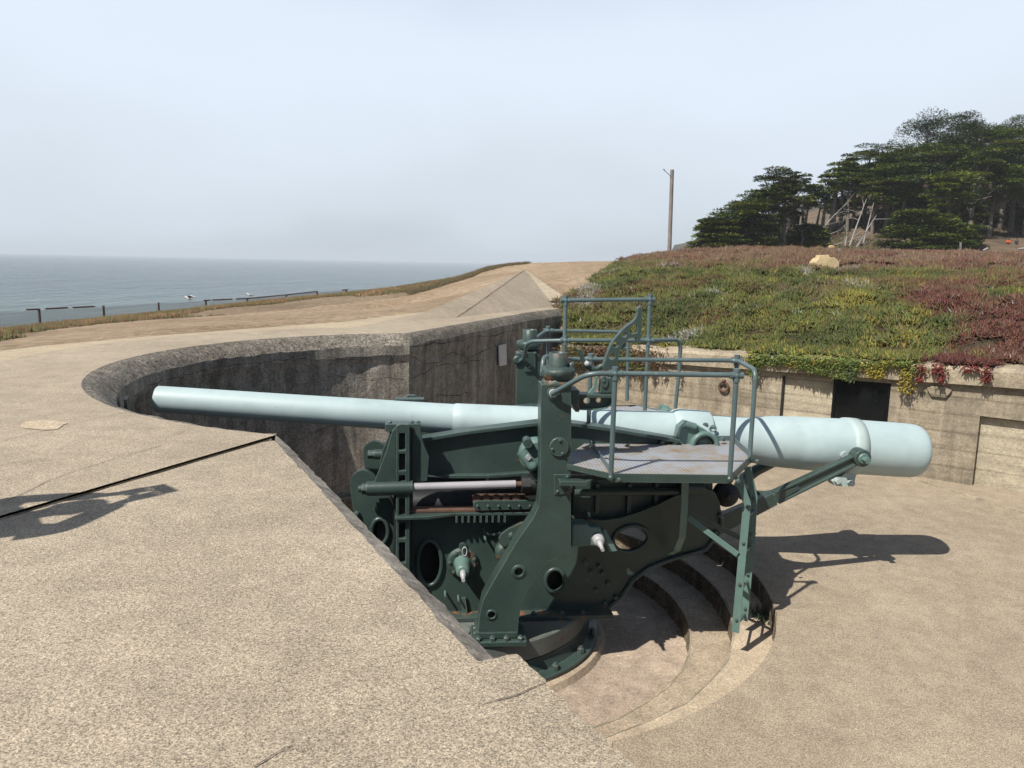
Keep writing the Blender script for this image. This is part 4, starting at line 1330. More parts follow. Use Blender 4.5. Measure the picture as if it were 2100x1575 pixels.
for px in (1225, 1290, 1345, 1440):
    m = MB(); a_, b_ = UZ(px, 990, -0.52), UZ(px, 1050 if px < 1400 else 1028, -0.52); m.box(L(a_[0], -0.53, (a_[1] + b_[1]) / 2), U3 * 0.018, V3 * 0.03, Z3 * (a_[1] - b_[1]) / 2); m.build('stiffener', M['green'], sp_, 0.004)
m = MB(); m.cyl(G(1178, 1010, -0.58), G(1460, 1008, -0.58), 0.035, 12); m.build('cross_shaft', M['green'], gun)
m = MB(); m.cyl(G(1395, 1000, -0.62), G(1440, 1000, -0.62), 0.075, 18); m.build('shaft_bearing', M['green'], gun, 0.006)
m = MB(); m.box(L(UZ(1138, 1190, -0.45)[0], -0.42, -3.05), U3 * 0.28, V3 * 0.03, Z3 * 0.30); m.build('hole_shade', M['iron_shade'], gun)  # near-black plate added behind the cheek hole as its shade
m = MB(); m.box(L(UZ(779, 1089, -0.45)[0], -0.42, UZ(779, 1089, -0.45)[1]), U3 * 0.16, V3 * 0.03, Z3 * 0.26); m.build('hole_shade', M['iron_shade'], gun)  # same painted shade behind the small front hole
# sheave at the rear
pc = G(1489, 1014, -0.52)
m = MB(); m.rev(pc + V3 * 0.07, -V3, [(0, 0.115), (0.02, 0.12), (0.045, 0.10), (0.07, 0.10), (0.10, 0.12), (0.115, 0.115), (0.12, 0.07), (0.15, 0.065), (0.15, 0.03), (0.18, 0.03)], 24)
m.build('sheave', M['iron_shade'], gun)

# ---- front guide towers with their tie rods
VT = -0.80
for side in (1, -1):
    m = MB()
    plate(m, uzl([(812, 874), (820, 870), (838, 871), (840, 876), (840, 1190), (812, 1190)], VT), side * VT, side * (VT + 0.07),
          [uzl(q, VT) for q in ([(818, 889), (831, 889), (831, 923), (818, 923)], [(818, 931), (831, 931), (831, 965), (818, 965)], [(818, 975), (831, 975), (831, 988), (818, 988)], [(818, 1022), (831, 1022), (831, 1058), (818, 1058)], [(818, 1072), (831, 1072), (831, 1104), (818, 1104)], [(818, 1113), (831, 1113), (831, 1154), (818, 1154)], [(818, 1162), (831, 1162), (831, 1186), (818, 1186)])])
    tw_ = m.build('guide_tower', M['green'], gun, 0.007)
    m = MB(); plate(m, uzl([(812, 876), (812, 992), (766, 992), (773, 974), (790, 930), (804, 884)], VT), side * (VT + 0.01), side * (VT + 0.045)); m.build('gusset', M['green'], tw_, 0.008)
    m = MB(); plate(m, uzl([(790, 868), (862, 868), (862, 884), (866, 905), (880, 935), (876, 985), (842, 990), (842, 876), (812, 876), (806, 884), (790, 884)], VT + 0.12), side * (VT + 0.09), side * (VT + 0.22)); bk = m.build('guide_back', M['green'], tw_, 0.008)
    m = MB(); plate(m, uzl([(800, 884), (812, 884), (812, 960), (775, 960), (782, 930), (795, 900)], VT + 0.1), side * (VT + 0.24), side * (VT + 0.27)); m.build('gusset', M['green'], tw_, 0.006)
    m = MB(); plate(m, uzl([(806, 880), (846, 880), (846, 1195), (806, 1195)], VT), side * (VT + 0.072), side * (VT + 0.085)); m.build('tower_shade', M['iron_shade'], tw_)  # dark sheet added behind the tower openings to shade them
    if side == 1:
        for px in (800, 845, 858): bolt(bk, G(px, 868, VT + 0.13), Z3, 0.018, 0.02)
    a, b = UZ(752, 1004, VT), UZ(846, 1001, VT)
    m = MB(); m.cyl(L(a[0], side * (VT + 0.03), a[1]), L(b[0], side * (VT + 0.03), b[1]), 0.068, 20); bs = m.build('tie_boss', M['green'], tw_, 0.006)
    m = MB(); m.cyl(L(a[0] - 0.045, side * (VT + 0.03), a[1]), L(a[0] - 0.001, side * (VT + 0.03), a[1]), 0.056, 6); m.cyl(L(a[0] - 0.075, side * (VT + 0.03), a[1]), L(a[0] - 0.046, side * (VT + 0.03), a[1]), 0.033, 12); m.build('nut', M['green'], bs, 0.004)
    c = UZ(1058, 995, VT)
    m = MB(); m.cyl(L(b[0], side * (VT + 0.03), b[1]), L(c[0], side * (VT + 0.03), c[1]), 0.038, 20); m.build('tie_rod', M['rod'], gun)
    d = UZ(1070, 995, VT); e2 = UZ(1106, 994, VT)
    m = MB(); m.cyl(L(c[0], side * (VT + 0.03), c[1]), L(d[0], side * (VT + 0.03), d[1]), 0.028, 14); m.build('rod_end', M['rust'], gun)
    m = MB(); m.cyl(L(d[0], side * (VT + 0.03), d[1]), L((d[0] + e2[0]) / 2, side * (VT + 0.03), d[1]), 0.085, 6); m.cyl(L((d[0] + e2[0]) / 2, side * (VT + 0.03), d[1]), L(e2[0] + 0.04, side * (VT + 0.03), d[1]), 0.074, 20); m.build('rod_nut', M['iron_shade'], gun, 0.005)
# upper small boss on the far tower, seen left of the near one
q = G(772, 932, -0.3)
m = MB(); m.cyl(q - U3 * 0.02, q + U3 * 0.16, 0.05, 16); m.cyl(q - U3 * 0.08, q - U3 * 0.021, 0.045, 6); m.build('tie_boss', M['green'], gun, 0.004)
# shelf, slide and roller chain
zs_ = UZ(900, 1058, VC - 0.12)[1]
u0, u1_, u2_, u3_ = UZ(810, 1060, -0.8)[0], UZ(880, 1060, -0.8)[0], UZ(935, 1055, -0.75)[0], UZ(1108, 1050, -0.72)[0]
m = MB(); m.prism([L(u0, VC, zs_), L(u3_, VC, zs_), L(u3_, VC - 0.13, zs_), L(u2_, VC - 0.13, zs_), L(u1_, VC - 0.22, zs_), L(u0 + 0.01, VC - 0.24, zs_), L(u0, VC - 0.2, zs_)], Z3 * 0.03)
sh = m.build('slide_shelf', M['green'], gun, 0.006)
m = MB(); m.prism([L(u0 + 0.06, VC - 0.01, zs_ + 0.031), L(u3_, VC - 0.01, zs_ + 0.031), L(u3_, VC - 0.11, zs_ + 0.031), L(u2_ - 0.1, VC - 0.12, zs_ + 0.031), L(u0 + 0.1, VC - 0.13, zs_ + 0.031)], Z3 * 0.03)
m.build('slide_rail', M['rust'], sh, 0.006)
for k in range(9):
    u = UZ(936 + 12.4 * k, 1060, VC - 0.13)[0]
    m = MB(); m.box(L(u, VC - 0.075, zs_ - 0.032), U3 * 0.009, V3 * 0.06, Z3 * 0.031); m.build('tooth', M['green'], sh)
m = MB(); plate(m, smoothpx([(969, 1029), (1104, 1027), (1104, 1044), (978, 1047), (970, 1043)], 0), VC - 0.145, VC - 0.12) if False else plate(m, uzl([(970, 1031), (978, 1027), (1104, 1026), (1104, 1043), (980, 1047), (971, 1042)], VC - 0.14), VC - 0.145, VC - 0.12)
lk = m.build('chain_bar', M['green'], gun, 0.003)
m = MB(); plate(m, uzl([(968, 1017), (978, 1013), (1075, 1013), (1090, 1030), (975, 1035)], VC - 0.03), VC - 0.035, VC - 0.015); m.build('chain_bar', M['rust'], gun, 0.003)
for k in range(5):
    q = G(978 + 20.3 * k, 1026, VC - 0.115)
    m = MB(); m.rev(q, V3, [(0, 0.02), (0.005, 0.042), (0.065, 0.042), (0.07, 0.02)], 16); m.build('roller', M['rust'], lk)
for k in range(6): bolt(lk, G(979 + 21.5 * k, 1037, VC - 0.146), -V3, 0.012, 0.02, 'rivet')

# ---- crank hub on the near cheek
hc_ = G(948, 1152, VC)
m = MB(); m.rev(hc_, -V3, [(0, 0.150), (0.025, 0.150), (0.03, 0.13), (0.045, 0.125)], 32); hb = m.build('crank_flange', M['green_rust'], gun)
for k in range(7):
    a = k * 2 * math.pi / 7 + 0.35
    bolt(hb, hc_ - V3 * 0.03 + (U3 * math.cos(a) + Z3 * math.sin(a)) * 0.118, -V3, 0.019, 0.025)
m = MB(); m.rev(hc_ - V3 * 0.04, -V3, [(0, 0.085), (0.03, 0.078), (0.12, 0.068), (0.20, 0.064), (0.215, 0.05), (0.217, 0.03)], 24); m.build('crank_housing', M['green_pale'], hb)
m = MB(); m.rev(hc_ - V3 * 0.25, -V3, [(0, 0.028), (0.10, 0.026), (0.10, 0.018), (0.19, 0.017)], 14); m.build('crank_shaft', M['steel'], hb)
q = hc_ - V3 * 0.07 + Z3 * 0.15 + U3 * 0.02
m = MB(); m.tube([q + U3 * 0.022 * math.cos(a) + Z3 * (0.045 * math.sin(a) - 0.02) - V3 * 0.004 * math.sin(a) for a in np.linspace(0, 2 * math.pi, 19)[:-1]], 0.006, 6, True); m.build('latch_loop', M['steel'], hb)
q = hc_ + Z3 * 0.17
m = MB(); m.cyl(q, q - V3 * 0.05, 0.035, 14); m.build('latch_boss', M['green'], hb)
# small stubs on the cheek
for px, py in ((994, 1098), (913, 1213), (940, 1222)):
    m = MB(); q = G(px, py, VC); m.cyl(q, q - V3 * 0.10, 0.012, 10); m.build('stub', M['green_pale'], gun)
# rocking link beside the column
m = MB(); plate(m, smoothpx(uzl([(1020, 1108), (1030, 1090), (1078, 1066), (1092, 1072), (1088, 1086), (1046, 1110), (1034, 1124)], VC - 0.12), 1), VC - 0.14, VC - 0.10); ln = m.build('rocking_link', M['green_rust'], gun, 0.004)
bolt(ln, G(1083, 1077, VC - 0.145), -V3, 0.026, 0.03); bolt(ln, G(1048, 1097, VC - 0.145), -V3, 0.03, 0.035)
m = MB(); q = G(1036, 1128, VC - 0.02); m.rev(q, -V3, [(0, 0.10), (0.08, 0.10), (0.085, 0.085), (0.10, 0.08), (0.105, 0.06), (0.11, 0.0)], 26); m.build('worm_wheel', M['green_rust'], gun)
m = MB(); q = G(1068, 1096, VC - 0.1); m.ball(q, 0.055); m.build('ball_joint', M['steel'], gun)
q = G(1012, 1082, VC - 0.02)
m = MB(); m.tube([q + U3 * 0.10 * math.cos(a) + Z3 * 0.07 * math.sin(a) for a in np.linspace(math.pi, 2 * math.pi, 12)], 0.018, 8); m.build('bracket', M['green'], gun)

# ---- sighting columns
V0, V1 = -1.22, -1.02
col_px = [(1110, 788), (1109, 800), (1108, 1000), (1104, 1040), (1092, 1064), (1060, 1110), (1010, 1195), (990, 1232), (983, 1262), (980, 1304), (1062, 1304), (1064, 1270), (1070, 1240), (1084, 1210), (1112, 1165), (1124, 1152), (1142, 1146), (1150, 1138), (1171, 1134), (1171, 1000), (1172, 788)]
coluz = uzl(col_px, V0)
hol = [uzl(ell(1064, 1173, 8.5, 9, 16), V0), uzl(ell(1008, 1261, 7.5, 7.5, 16), V0)]
def column(side):
    m = MB(); plate(m, coluz, side * V0, side * V1, hol)
    c = m.build('sighting_column', M['green'], gun, 0.022, seg=3)
    m = MB()
    a, b = UZ(967, 1310, V0), UZ(1080, 1310, V0)
    m.box(L((a[0] + b[0]) / 2, side * -1.10, -3.365), U3 * (b[0] - a[0]) / 2, V3 * 0.17, Z3 * 0.028)
    f = m.build('base_flange', M['green'], c, 0.012)
    m = MB(); m.box(L((a[0] + b[0]) / 2 - 0.02, side * -1.10, -3.30), U3 * (b[0] - a[0]) / 2 * 0.78, V3 * 0.125, Z3 * 0.04); m.build('foot', M['green'], c, 0.02)
    for k in range(4):
        u = a[0] + 0.06 + (b[0] - a[0] - 0.12) * k / 3
        for v in (-1.245, -0.955):
            bolt(f, L(u, side * v, -3.337), Z3, 0.028, 0.035)
    for u in (a[0] + 0.045,): bolt(f, L(u, side * -1.14, -3.337), Z3, 0.028, 0.035); bolt(f, L(u, side * -1.04, -3.337), Z3, 0.028, 0.035)
    return c
colN = column(1); colF = column(-1)
def ringdisc(parent, px, py, v, r, t, mat, name, n=28):
    q = G(px, py, v); m = MB(); m.rev(q, -V3, [(0, r), (t * 0.8, r), (t, r * 0.94)], n); return m.build(name, mat, parent), q
m = MB(); q = G(1064, 1173, V0); m.rev(q, -V3, [(0, 0.068), (0.004, 0.066), (0.004, 0.04)], 28, False, False); m.build('hole_ring', M['green'], colN)
m = MB(); q = G(1008, 1261, V0); m.rev(q, -V3, [(0, 0.052), (0.006, 0.05), (0.006, 0.034)], 24, False, False); m.build('hole_ring', M['green'], colN)
dsc, q = ringdisc(colN, 1146, 916, V0, 0.085, 0.022, M['green'], 'cover_plate')
for a in (0.3, 2.2, 4.0): bolt(dsc, q - V3 * 0.022 + (U3 * math.cos(a + 1.2) + Z3 * math.sin(a + 1.2)) * 0.062, -V3, 0.012, 0.014)
dsc, q = ringdisc(colN, 1134, 806, V0, 0.055, 0.025, M['green'], 'pivot_plate')
dsc2, q2 = ringdisc(colN, 1134, 806, V0 - 0.026, 0.036, 0.03, M['steel'], 'pivot_boss')
# column heads
uh, _ = UZ(1144, 770, -1.12)
zt = UZ(1144, 723, -1.12)[1]
for side, c in ((1, colN), (-1, colF)):
    m = MB(); m.box(L(uh, side * -1.12, zt - 0.285), U3 * 0.115, V3 * 0.085, Z3 * 0.06); m.build('neck', M['green_rust'], c, 0.02)
    ctr = L(uh, side * -1.12, 0)
    m = MB(); b0 = Vector((ctr.x, ctr.y, zt - 0.17))
    m.rev(b0, Z3, [(0, 0.082), (0.17, 0.082), (0.173, 0.078), (0.17, 0.072), (0.06, 0.070), (0.06, 0.01)], 28, False, True); m.build('cap_tube', M['green_rust'] if side == 1 else M['green'], c)
    # eroded collar, uneven like scaled iron
    m = MB()
    prof_ = [(0, 0.135), (0.03, 0.15), (0.06, 0.152), (0.085, 0.142), (0.095, 0.09)]
    m.rev(Vector((ctr.x, ctr.y, zt - 0.215)), Z3, prof_, 40, True, True)
    if side == 1:
        m.rev(Vector((ctr.x, ctr.y, zt - 0.29)), Z3, [(0, 0.125), (0.02, 0.142), (0.045, 0.138), (0.075, 0.12)], 40, True, True)
        m.v = [(p[0] + 0.03 * (float(vnoise(p[0] * 40, p[2] * 60)) - 0.5), p[1] + 0.03 * (float(vnoise(p[1] * 40, p[2] * 60 + 9)) - 0.5), p[2] + 0.03 * (float(vnoise(p[0] * 30 + 5, p[1] * 30)) - 0.5)) for p in m.v]
    m.build('collar', M['green_rust'] if side == 1 else M['green'], c)
m = MB(); q = G(1171, 748, -1.12); m.ball(q, 0.03, sc=(1, 1, 0.9)); m.cyl(q - Z3 * 0.05, q, 0.028, 12); m.build('oil_cap', M['rail'], colN)
# far column face plate
m = MB(); plate(m, uzl([(1076, 722), (1098, 722), (1098, 762), (1076, 762)], 1.0), 1.018, 0.99); fp_ = m.build('cover_plate', M['green'], colF, 0.004)
for px, py in ((1077, 724), (1097, 724), (1086, 752)): bolt(fp_, G(px, py, 0.99), -V3, 0.018, 0.02)
q = G(1061, 738, 1.015); m = MB(); m.rev(q, -V3, [(0, 0.052), (0.025, 0.052), (0.03, 0.03)], 20); m.build('pivot_plate', M['green'], colF)
# gear box between lever and column, left of the near column
m = MB(); q = G(1100, 935, -0.80); m.rev(q + V3 * 0.1, -V3, [(0, 0.16), (0.10, 0.16), (0.13, 0.13)], 28); gb = m.build('elevating_gear_case', M['green_pale'], gun, 0.006)
m = MB(); q = G(1082, 908, -0.86); m.cyl(q + V3 * 0.1, q - V3 * 0.03, 0.042, 16); m.build('bearing', M['green'], gb)
m = MB(); q0, q1 = G(1068, 925, -0.95), G(1092, 955, -0.98); m.cyl(q0, q1, 0.05, 14); m.ball(q1, 0.05); m.build('clamp_barrel', M['green_pale'], gb)
m = MB(); q0, q1 = G(1096, 960, -0.9), G(1106, 980, -0.9); m.cyl(q0, q1, 0.06, 12); m.build('clamp_barrel', M['green'], gb)
m = MB(); q0 = G(1083, 937, -1.0); m.cyl(q0, q0 - V3 * 0.03, 0.03, 4); m.build('key', M['steel'], gb)
bolt(gb, G(1108, 897, -0.86), -V3, 0.03)
# handwheel gearbox right of the column
m = MB()
plate(m, uzl([(1172, 1078), (1180, 1074), (1204, 1074), (1210, 1080), (1228, 1080), (1236, 1092), (1240, 1100), (1236, 1118), (1206, 1118), (1172, 1122)], -1.0), -1.02, -0.86)
gx_ = m.build('traversing_gearbox', M['green_pale'], gun, 0.012)
q = G(1226, 1104, -1.02)
m = MB(); m.rev(q, -V3 - Z3 * 0.1, [(0, 0.055), (0.06, 0.053), (0.08, 0.045), (0.085, 0.02)], 20); m.build('shaft_housing', M['steel'], gx_)
m = MB(); m.rev(q - V3 * 0.08 - Z3 * 0.01, -V3 - Z3 * 0.1, [(0, 0.026), (0.06, 0.025), (0.062, 0.018), (0.15, 0.016)], 14); m.build('hand_shaft', M['steel'], gx_)
m = MB(); a = UZ(1238, 1092, -0.98); plate(m, uzl([(1236, 1086), (1242, 1086), (1266, 1130), (1250, 1132), (1244, 1118)], -0.98), -0.98, -0.94); m.build('bracket', M['green_pale'], gx_, 0.003)
m = MB(); q0, q1 = G(1180, 1066, -0.75), G(1206, 1056, -0.75); m.cyl(q0, q1, 0.05, 14); m.build('shaft_sleeve', M['iron_shade'], gx_)
# fairlead block under the platform bracket
m = MB(); plate(m, uzl([(1136, 972), (1168, 972), (1168, 1012), (1136, 1014)], V0), V0 - 0.012, V0 - 0.001); bkt = m.build('platform_bracket', M['green'], colN, 0.004)
for px, py in ((1143, 1008), (1163, 1007), (1163, 978)): bolt(bkt, G(px, py, V0 - 0.012), -V3, 0.014)
m = MB(); m.box(L(UZ(1160, 985, V0)[0] + 0.05, V0 - 0.06, UZ(1160, 985, V0)[1]), U3 * 0.12, V3 * 0.05, Z3 * 0.02); m.build('bracket_arm', M['green'], bkt, 0.004)

# ---- sighting platforms with guard rails
ZPL = -1.735
ppoly = [(0.74, -1.13), (1.14, -1.52), (2.14, -1.58), (2.57, -0.94), (2.64, -0.30), (1.17, -0.31)]
def platform(side):
    m = MB(); m.prism([L(u, side * v, ZPL - 0.012) for u, v in ppoly], Z3 * 0.012)
    pf = m.build('sighting_platform', M['tread'], gun)
    for (a, b, h, mt, nm) in ((1, 2, 0.075, 'green', 'fascia'), (2, 3, 0.075, 'rail', 'fascia'), (3, 4, 0.05, 'rail', 'kick_plate'), (4, 5, 0.05, 'rail', 'kick_plate'), (0, 1, 0.05, 'green_rust', 'fascia'), (5, 1, 0.05, 'rail', 'kick_plate')):
        m = MB(); A, B = L(ppoly[a][0], side * ppoly[a][1], 0), L(ppoly[b][0], side * ppoly[b][1], 0)
        zc = ZPL - h / 2 - 0.002 if nm == 'fascia' else ZPL + h / 2 + 0.002
        if nm == 'fascia': zc = ZPL - h / 2 + 0.012
        o_ = (B - A).normalized(); sd_ = Vector((o_.y, -o_.x, 0)) * (0.006 if nm == 'fascia' else 0)
        m.box((A + B) / 2 + Z3 * zc + sd_ * side, (B - A) / 2 - o_ * 0.004, o_.cross(Z3) * 0.005, Z3 * h / 2)
        m.build(nm, M[mt], pf, 0.002)
    m = MB()
    for u in (1.25, 1.7, 2.1): m.box(L(u, side * -0.95, ZPL - 0.05), U3 * 0.03, V3 * 0.55, Z3 * 0.035)
    m.build('joist', M['iron_shade'], pf)
    return pf
pfN = platform(1); pfF = platform(-1)
RR = 0.0215
def pipe(parent, pts, r=RR, name='rail', mat='rail', bend=0.10):
    P = [Vector(p) for p in pts]
    out = [P[0]]
    for i in range(1, len(P) - 1):
        a, b, c = P[i - 1], P[i], P[i + 1]
        d0, d1 = min(bend, (b - a).length * .45), min(bend, (c - b).length * .45)
        s, t = b + (a - b).normalized() * d0, b + (c - b).normalized() * d1
        for k in range(7):
            f = k / 6
            out.append((1 - f) ** 2 * s + 2 * f * (1 - f) * b + f * f * t)
    out.append(P[-1])
    m = MB(); m.tube(out, r, 12); return m.build(name, M[mat], parent)
def fitting(parent, p, d1=None, d2=None):
    m = MB(); p = Vector(p); m.ball(p, 0.034, 14, 8)
    for d in (d1, d2):
        if d is not None:
            d = Vector(d).normalized(); m.cyl(p - d * 0.055, p + d * 0.055, 0.029, 12)
    return m.build('pipe_fitting', M['rail'], parent)
ZR = -0.88
nl, nr_, rt, fr_, fl_ = ppoly[1], ppoly[2], ppoly[3], ppoly[4], ppoly[5]
LV = lambda p, z: L(p[0], p[1], z)
zN = UZ(1250, 766, nl[1])[1]
pipe(pfN, [G(1131, 808, -1.27), G(1206, 766, -1.52), LV(nl, zN), LV((nr_[0] - 0.01, nr_[1] + 0.02), zN)])
zG = UZ(1300, 737, -0.30)[1]
pipe(pfN, [G(1112, 770, -1.0), G(1114, 731, -0.95), L(0.95, -0.32, zG), LV((fr_[0], fr_[1] - 0.02), zG), LV((rt[0], rt[1]), zG - 0.01), LV(rt, ZPL)])
for p, z in ((nl, zN), (nr_, zN), (fr_, zG), (fl_, zG)):
    pipe(pfN, [LV(p, z), LV(p, ZPL - 0.03)], name='post')
    fitting(pfN, LV(p, z), Z3, U3)
for p in (nl, nr_, rt): 
    m = MB(); m.ball(LV(p, ZPL - 0.03), 0.034, 10, 6); m.build('post_foot', M['green'], pfN)
    bolt(pfN, LV(p, ZPL - 0.035) - V3 * 0.03 + U3 * 0.06, -V3, 0.02)
# far platform rails, with the tall frame on the gun side
vg, vo_ = 0.50, 1.50
pipe(pfF, [G(1066, 740, 1.0), G(1075, 735, 0.95), G(1081, 700, 0.7), G(1160, 698, vg), G(1330, 698, vg), G(1396, 697, 0.75), G(1393, 760, 0.75), G(1385, 838, 0.75)])
pipe(pfF, [G(1096, 696, 1.25), G(1120, 678, vo_), G(1200, 679, vo_), G(1290, 681, vo_), G(1288, 700, vo_), G(1286, 822, vo_)])
pipe(pfF, [G(1156, 745, vg), G(1158, 700, vg), G(1160, 616, vg), G(1333, 614, vg), G(1329, 700, vg), G(1322, 850, vg)], name='frame', bend=0.02)
pipe(pfF, [G(1124, 678, vo_), G(1123, 800, vo_)], name='post')
for px, py, v in ((1160, 616, vg), (1333, 614, vg), (1159, 698, vg), (1330, 698, vg), (1124, 678, vo_)): fitting(pfF, G(px, py, v), Z3, U3)

# ---- access ladder folded under the platform gate
lad = empty('ladder', (0, 0, 0)); lad.parent = gun
r1 = [G(1514, 978, -1.42), G(1532, 1032, -1.45), G(1523, 1130, -1.45), G(1508, 1296, -1.45)]
r2 = [G(1533, 958, -1.0), G(1546, 1018, -1.02), G(1541, 1110, -1.02), G(1526, 1272, -1.02)]
ldir = (r2[1] - r1[1]).normalized()
for rr in (r1, r2):
    m = MB()
    for a, b in zip(rr[:-1], rr[1:]):
        dd = (b - a).normalized(); m.box((a + b) / 2, (b - a) / 2 + dd * 0.004, dd.cross(ldir) * 0.033, ldir * 0.006)
    lr = m.build('ladder_rail', M['green_pale'], gun, 0.0)
    for k, f in enumerate((0.02, 0.3, 0.62, 0.9)):
        p = rr[1].lerp(rr[3], f); bolt(lr, p - ldir * 0.006, -ldir, 0.016, 0.016, 'rivet')
for f in (0.12, 0.4, 0.68, 0.95):
    a, b = r1[1].lerp(r1[3], f), r2[1].lerp(r2[3], f)
    m = MB(); m.cyl(a, b, 0.013, 10); m.build('rung', M['rail'], gun)
bpy.data.objects.remove(lad)
m = MB(); m.bar(G(1412, 1062, -1.2), G(1513, 1137, -1.45), 0.012, 0.05, up=(0, 0, 1)); m.build('ladder_stay', M['green_pale'], gun, 0.002)
m = MB(); m.bar(G(1412, 1052, -0.98), G(1541, 1114, -1.02), 0.012, 0.05); m.build('ladder_stay', M['green'], gun, 0.002)
m = MB()
P = [G(1405, 990, -1.2), G(1403, 1050, -1.18), G(1399, 1100, -1.12), G(1388, 1128, -1.0), G(1375, 1136, -0.75)]
for a, b in zip(P[:-1], P[1:]):
    dd = (b - a).normalized(); m.box((a + b) / 2, (b - a) / 2 + dd * 0.01, U3 * 0.032, dd.cross(U3).normalized() * 0.006)
m.build('ladder_strap', M['green_pale'], gun)

# ---- sight bracket on the near column
VSB = -0.98
m = MB(); plate(m, uzl([(1172, 805), (1256, 806), (1256, 812), (1172, 812)], VSB), VSB - 0.10, VSB + 0.06); tbk = m.build('sight_table', M['green'], gun, 0.004)
m = MB(); plate(m, uzl([(1173, 812), (1256, 812), (1252, 826), (1240, 835), (1220, 839), (1178, 839), (1173, 836)], VSB), VSB - 0.02, VSB + 0.02, [uzl(ell(1203, 821, 7, 6.5, 14), VSB), uzl(ell(1227, 820, 5.5, 5.5, 14), VSB)]); m.build('table_web', M['green'], tbk, 0.003)
m = MB()
P = uzl([(1176, 837), (1222, 838), (1242, 834), (1254, 824), (1257, 812)], VSB)
for (a, b), (c, d) in zip(P[:-1], P[1:]):
    A, B = L(a, VSB, b), L(c, VSB, d); dd = (B - A).normalized(); m.box((A + B) / 2, (B - A) / 2 + dd * 0.004, V3 * 0.05, dd.cross(V3) * 0.007)
m.build('table_flange', M['green_pale'], tbk)
m = MB(); plate(m, uzl([(1166, 795), (1182, 795), (1182, 838), (1174, 838), (1166, 820)], VSB), VSB - 0.16, VSB + 0.10); m.build('table_root', M['green_rust'], tbk, 0.006)
m = MB(); plate(m, uzl([(1228, 804), (1231, 775), (1258, 772), (1262, 804)], VSB), VSB - 0.05, VSB + 0.05); m.build('sight_pedestal', M['green'], tbk, 0.006)
m = MB(); plate(m, uzl([(1204, 805), (1216, 790), (1220, 770), (1224, 770), (1222, 792), (1214, 807)], VSB), VSB - 0.06, VSB - 0.02); m.build('pedestal_rib', M['green_pale'], tbk, 0.003)
m = MB(); plate(m, uzl(ell(1237, 781, 7, 12, 16), VSB), VSB - 0.065, VSB - 0.05); pd = m.build('pedestal_plate', M['green'], tbk, 0.002)
bolt(pd, G(1238, 781, VSB - 0.066), -V3, 0.01)
arm_o = smoothpx([(1232, 752), (1238, 742), (1244, 722), (1254, 700), (1266, 685), (1282, 668), (1298, 658), (1305, 646), (1306, 630), (1314, 628), (1316, 640), (1313, 700), (1304, 700), (1302, 690), (1290, 692), (1280, 700), (1272, 712), (1268, 728), (1264, 748), (1260, 758), (1240, 758)], 1)
m = MB(); plate(m, uzl(arm_o, VSB), VSB - 0.035, VSB + 0.03, [uzl(ell(1278, 685, 5.5, 5.5, 14), VSB), uzl(ell(1261, 706, 5.5, 5.5, 14), VSB), uzl(ell(1253, 730, 6.5, 6.5, 14), VSB), uzl([(1300, 664), (1306, 668), (1305, 682), (1294, 684), (1288, 680), (1292, 670)], VSB)]); sa = m.build('sight_arm', M['green'], gun, 0.004)
m = MB(); P = uzpath([(1188, 716), (1194, 735), (1201, 750), (1212, 757), (1224, 757), (1234, 750)], VSB); m.tube(P, [0.018, 0.02, 0.022, 0.026, 0.026, 0.024], 10); m.build('sight_yoke', M['green'], sa)
m = MB(); m.cyl(G(1200, 742, VSB - 0.02), G(1206, 748, VSB - 0.02), 0.02, 10); m.ball(G(1204, 746, VSB - 0.03), 0.025); m.build('yoke_screw', M['steel'], sa)
m = MB(); m.cyl(G(1274, 713, VSB), G(1284, 713, VSB), 0.02, 10); m.build('knob', M['green_pale'], sa)

# ---- racer and base ring
def turned(name, prof, mat, parent, n=96):
    m = MB(); m.rev(Vector((C0[0], C0[1], 0)), Z3, prof, n, True, True); o = m.build(name, mat, parent, 0.0)
    for p in o.data.polygons: p.use_smooth = len(p.vertices) == 4
    md = o.modifiers.new('edges', 'EDGE_SPLIT'); md.split_angle = math.radians(30)
    return o
rc_ = turned('racer', [(-3.60, 1.0), (-3.60, 1.24), (-3.585, 1.262), (-3.415, 1.262), (-3.40, 1.25), (-3.40, 0.02)], M['racer'], gun)
br_ = turned('base_ring', [(-3.79, 1.0), (-3.79, 1.38), (-3.745, 1.385), (-3.735, 1.375), (-3.72, 1.29), (-3.64, 1.25), (-3.61, 1.245), (-3.61, 0.9)], M['green'], gun)
turned('concrete_curb', [(-3.87, 1.0), (-3.87, 1.465), (-3.80, 1.43), (-3.785, 1.38), (-3.785, 1.0)], M['step'], gun)
for k in range(20):
    a = 2 * math.pi * k / 20 + 0.1
    bolt(br_, circ(1.33, a, -3.725), Z3, 0.035, 0.05)
m = MB(); q = G(933, 1276, -0.9); m.rev(L(UZ(935, 1276, -0.93)[0], -0.93, -3.399), Z3, [(0, 0.14), (0.012, 0.14), (0.015, 0.13)], 24); mh = m.build('oil_cover', M['racer'], rc_)
m = MB(); q = L(UZ(935, 1276, -0.93)[0], -0.93, -3.385); m.tube([q - U3 * 0.05, q - U3 * 0.05 + Z3 * 0.02, q + U3 * 0.05 + Z3 * 0.02, q + U3 * 0.05], 0.006, 6); m.build('handle', M['steel'], mh)
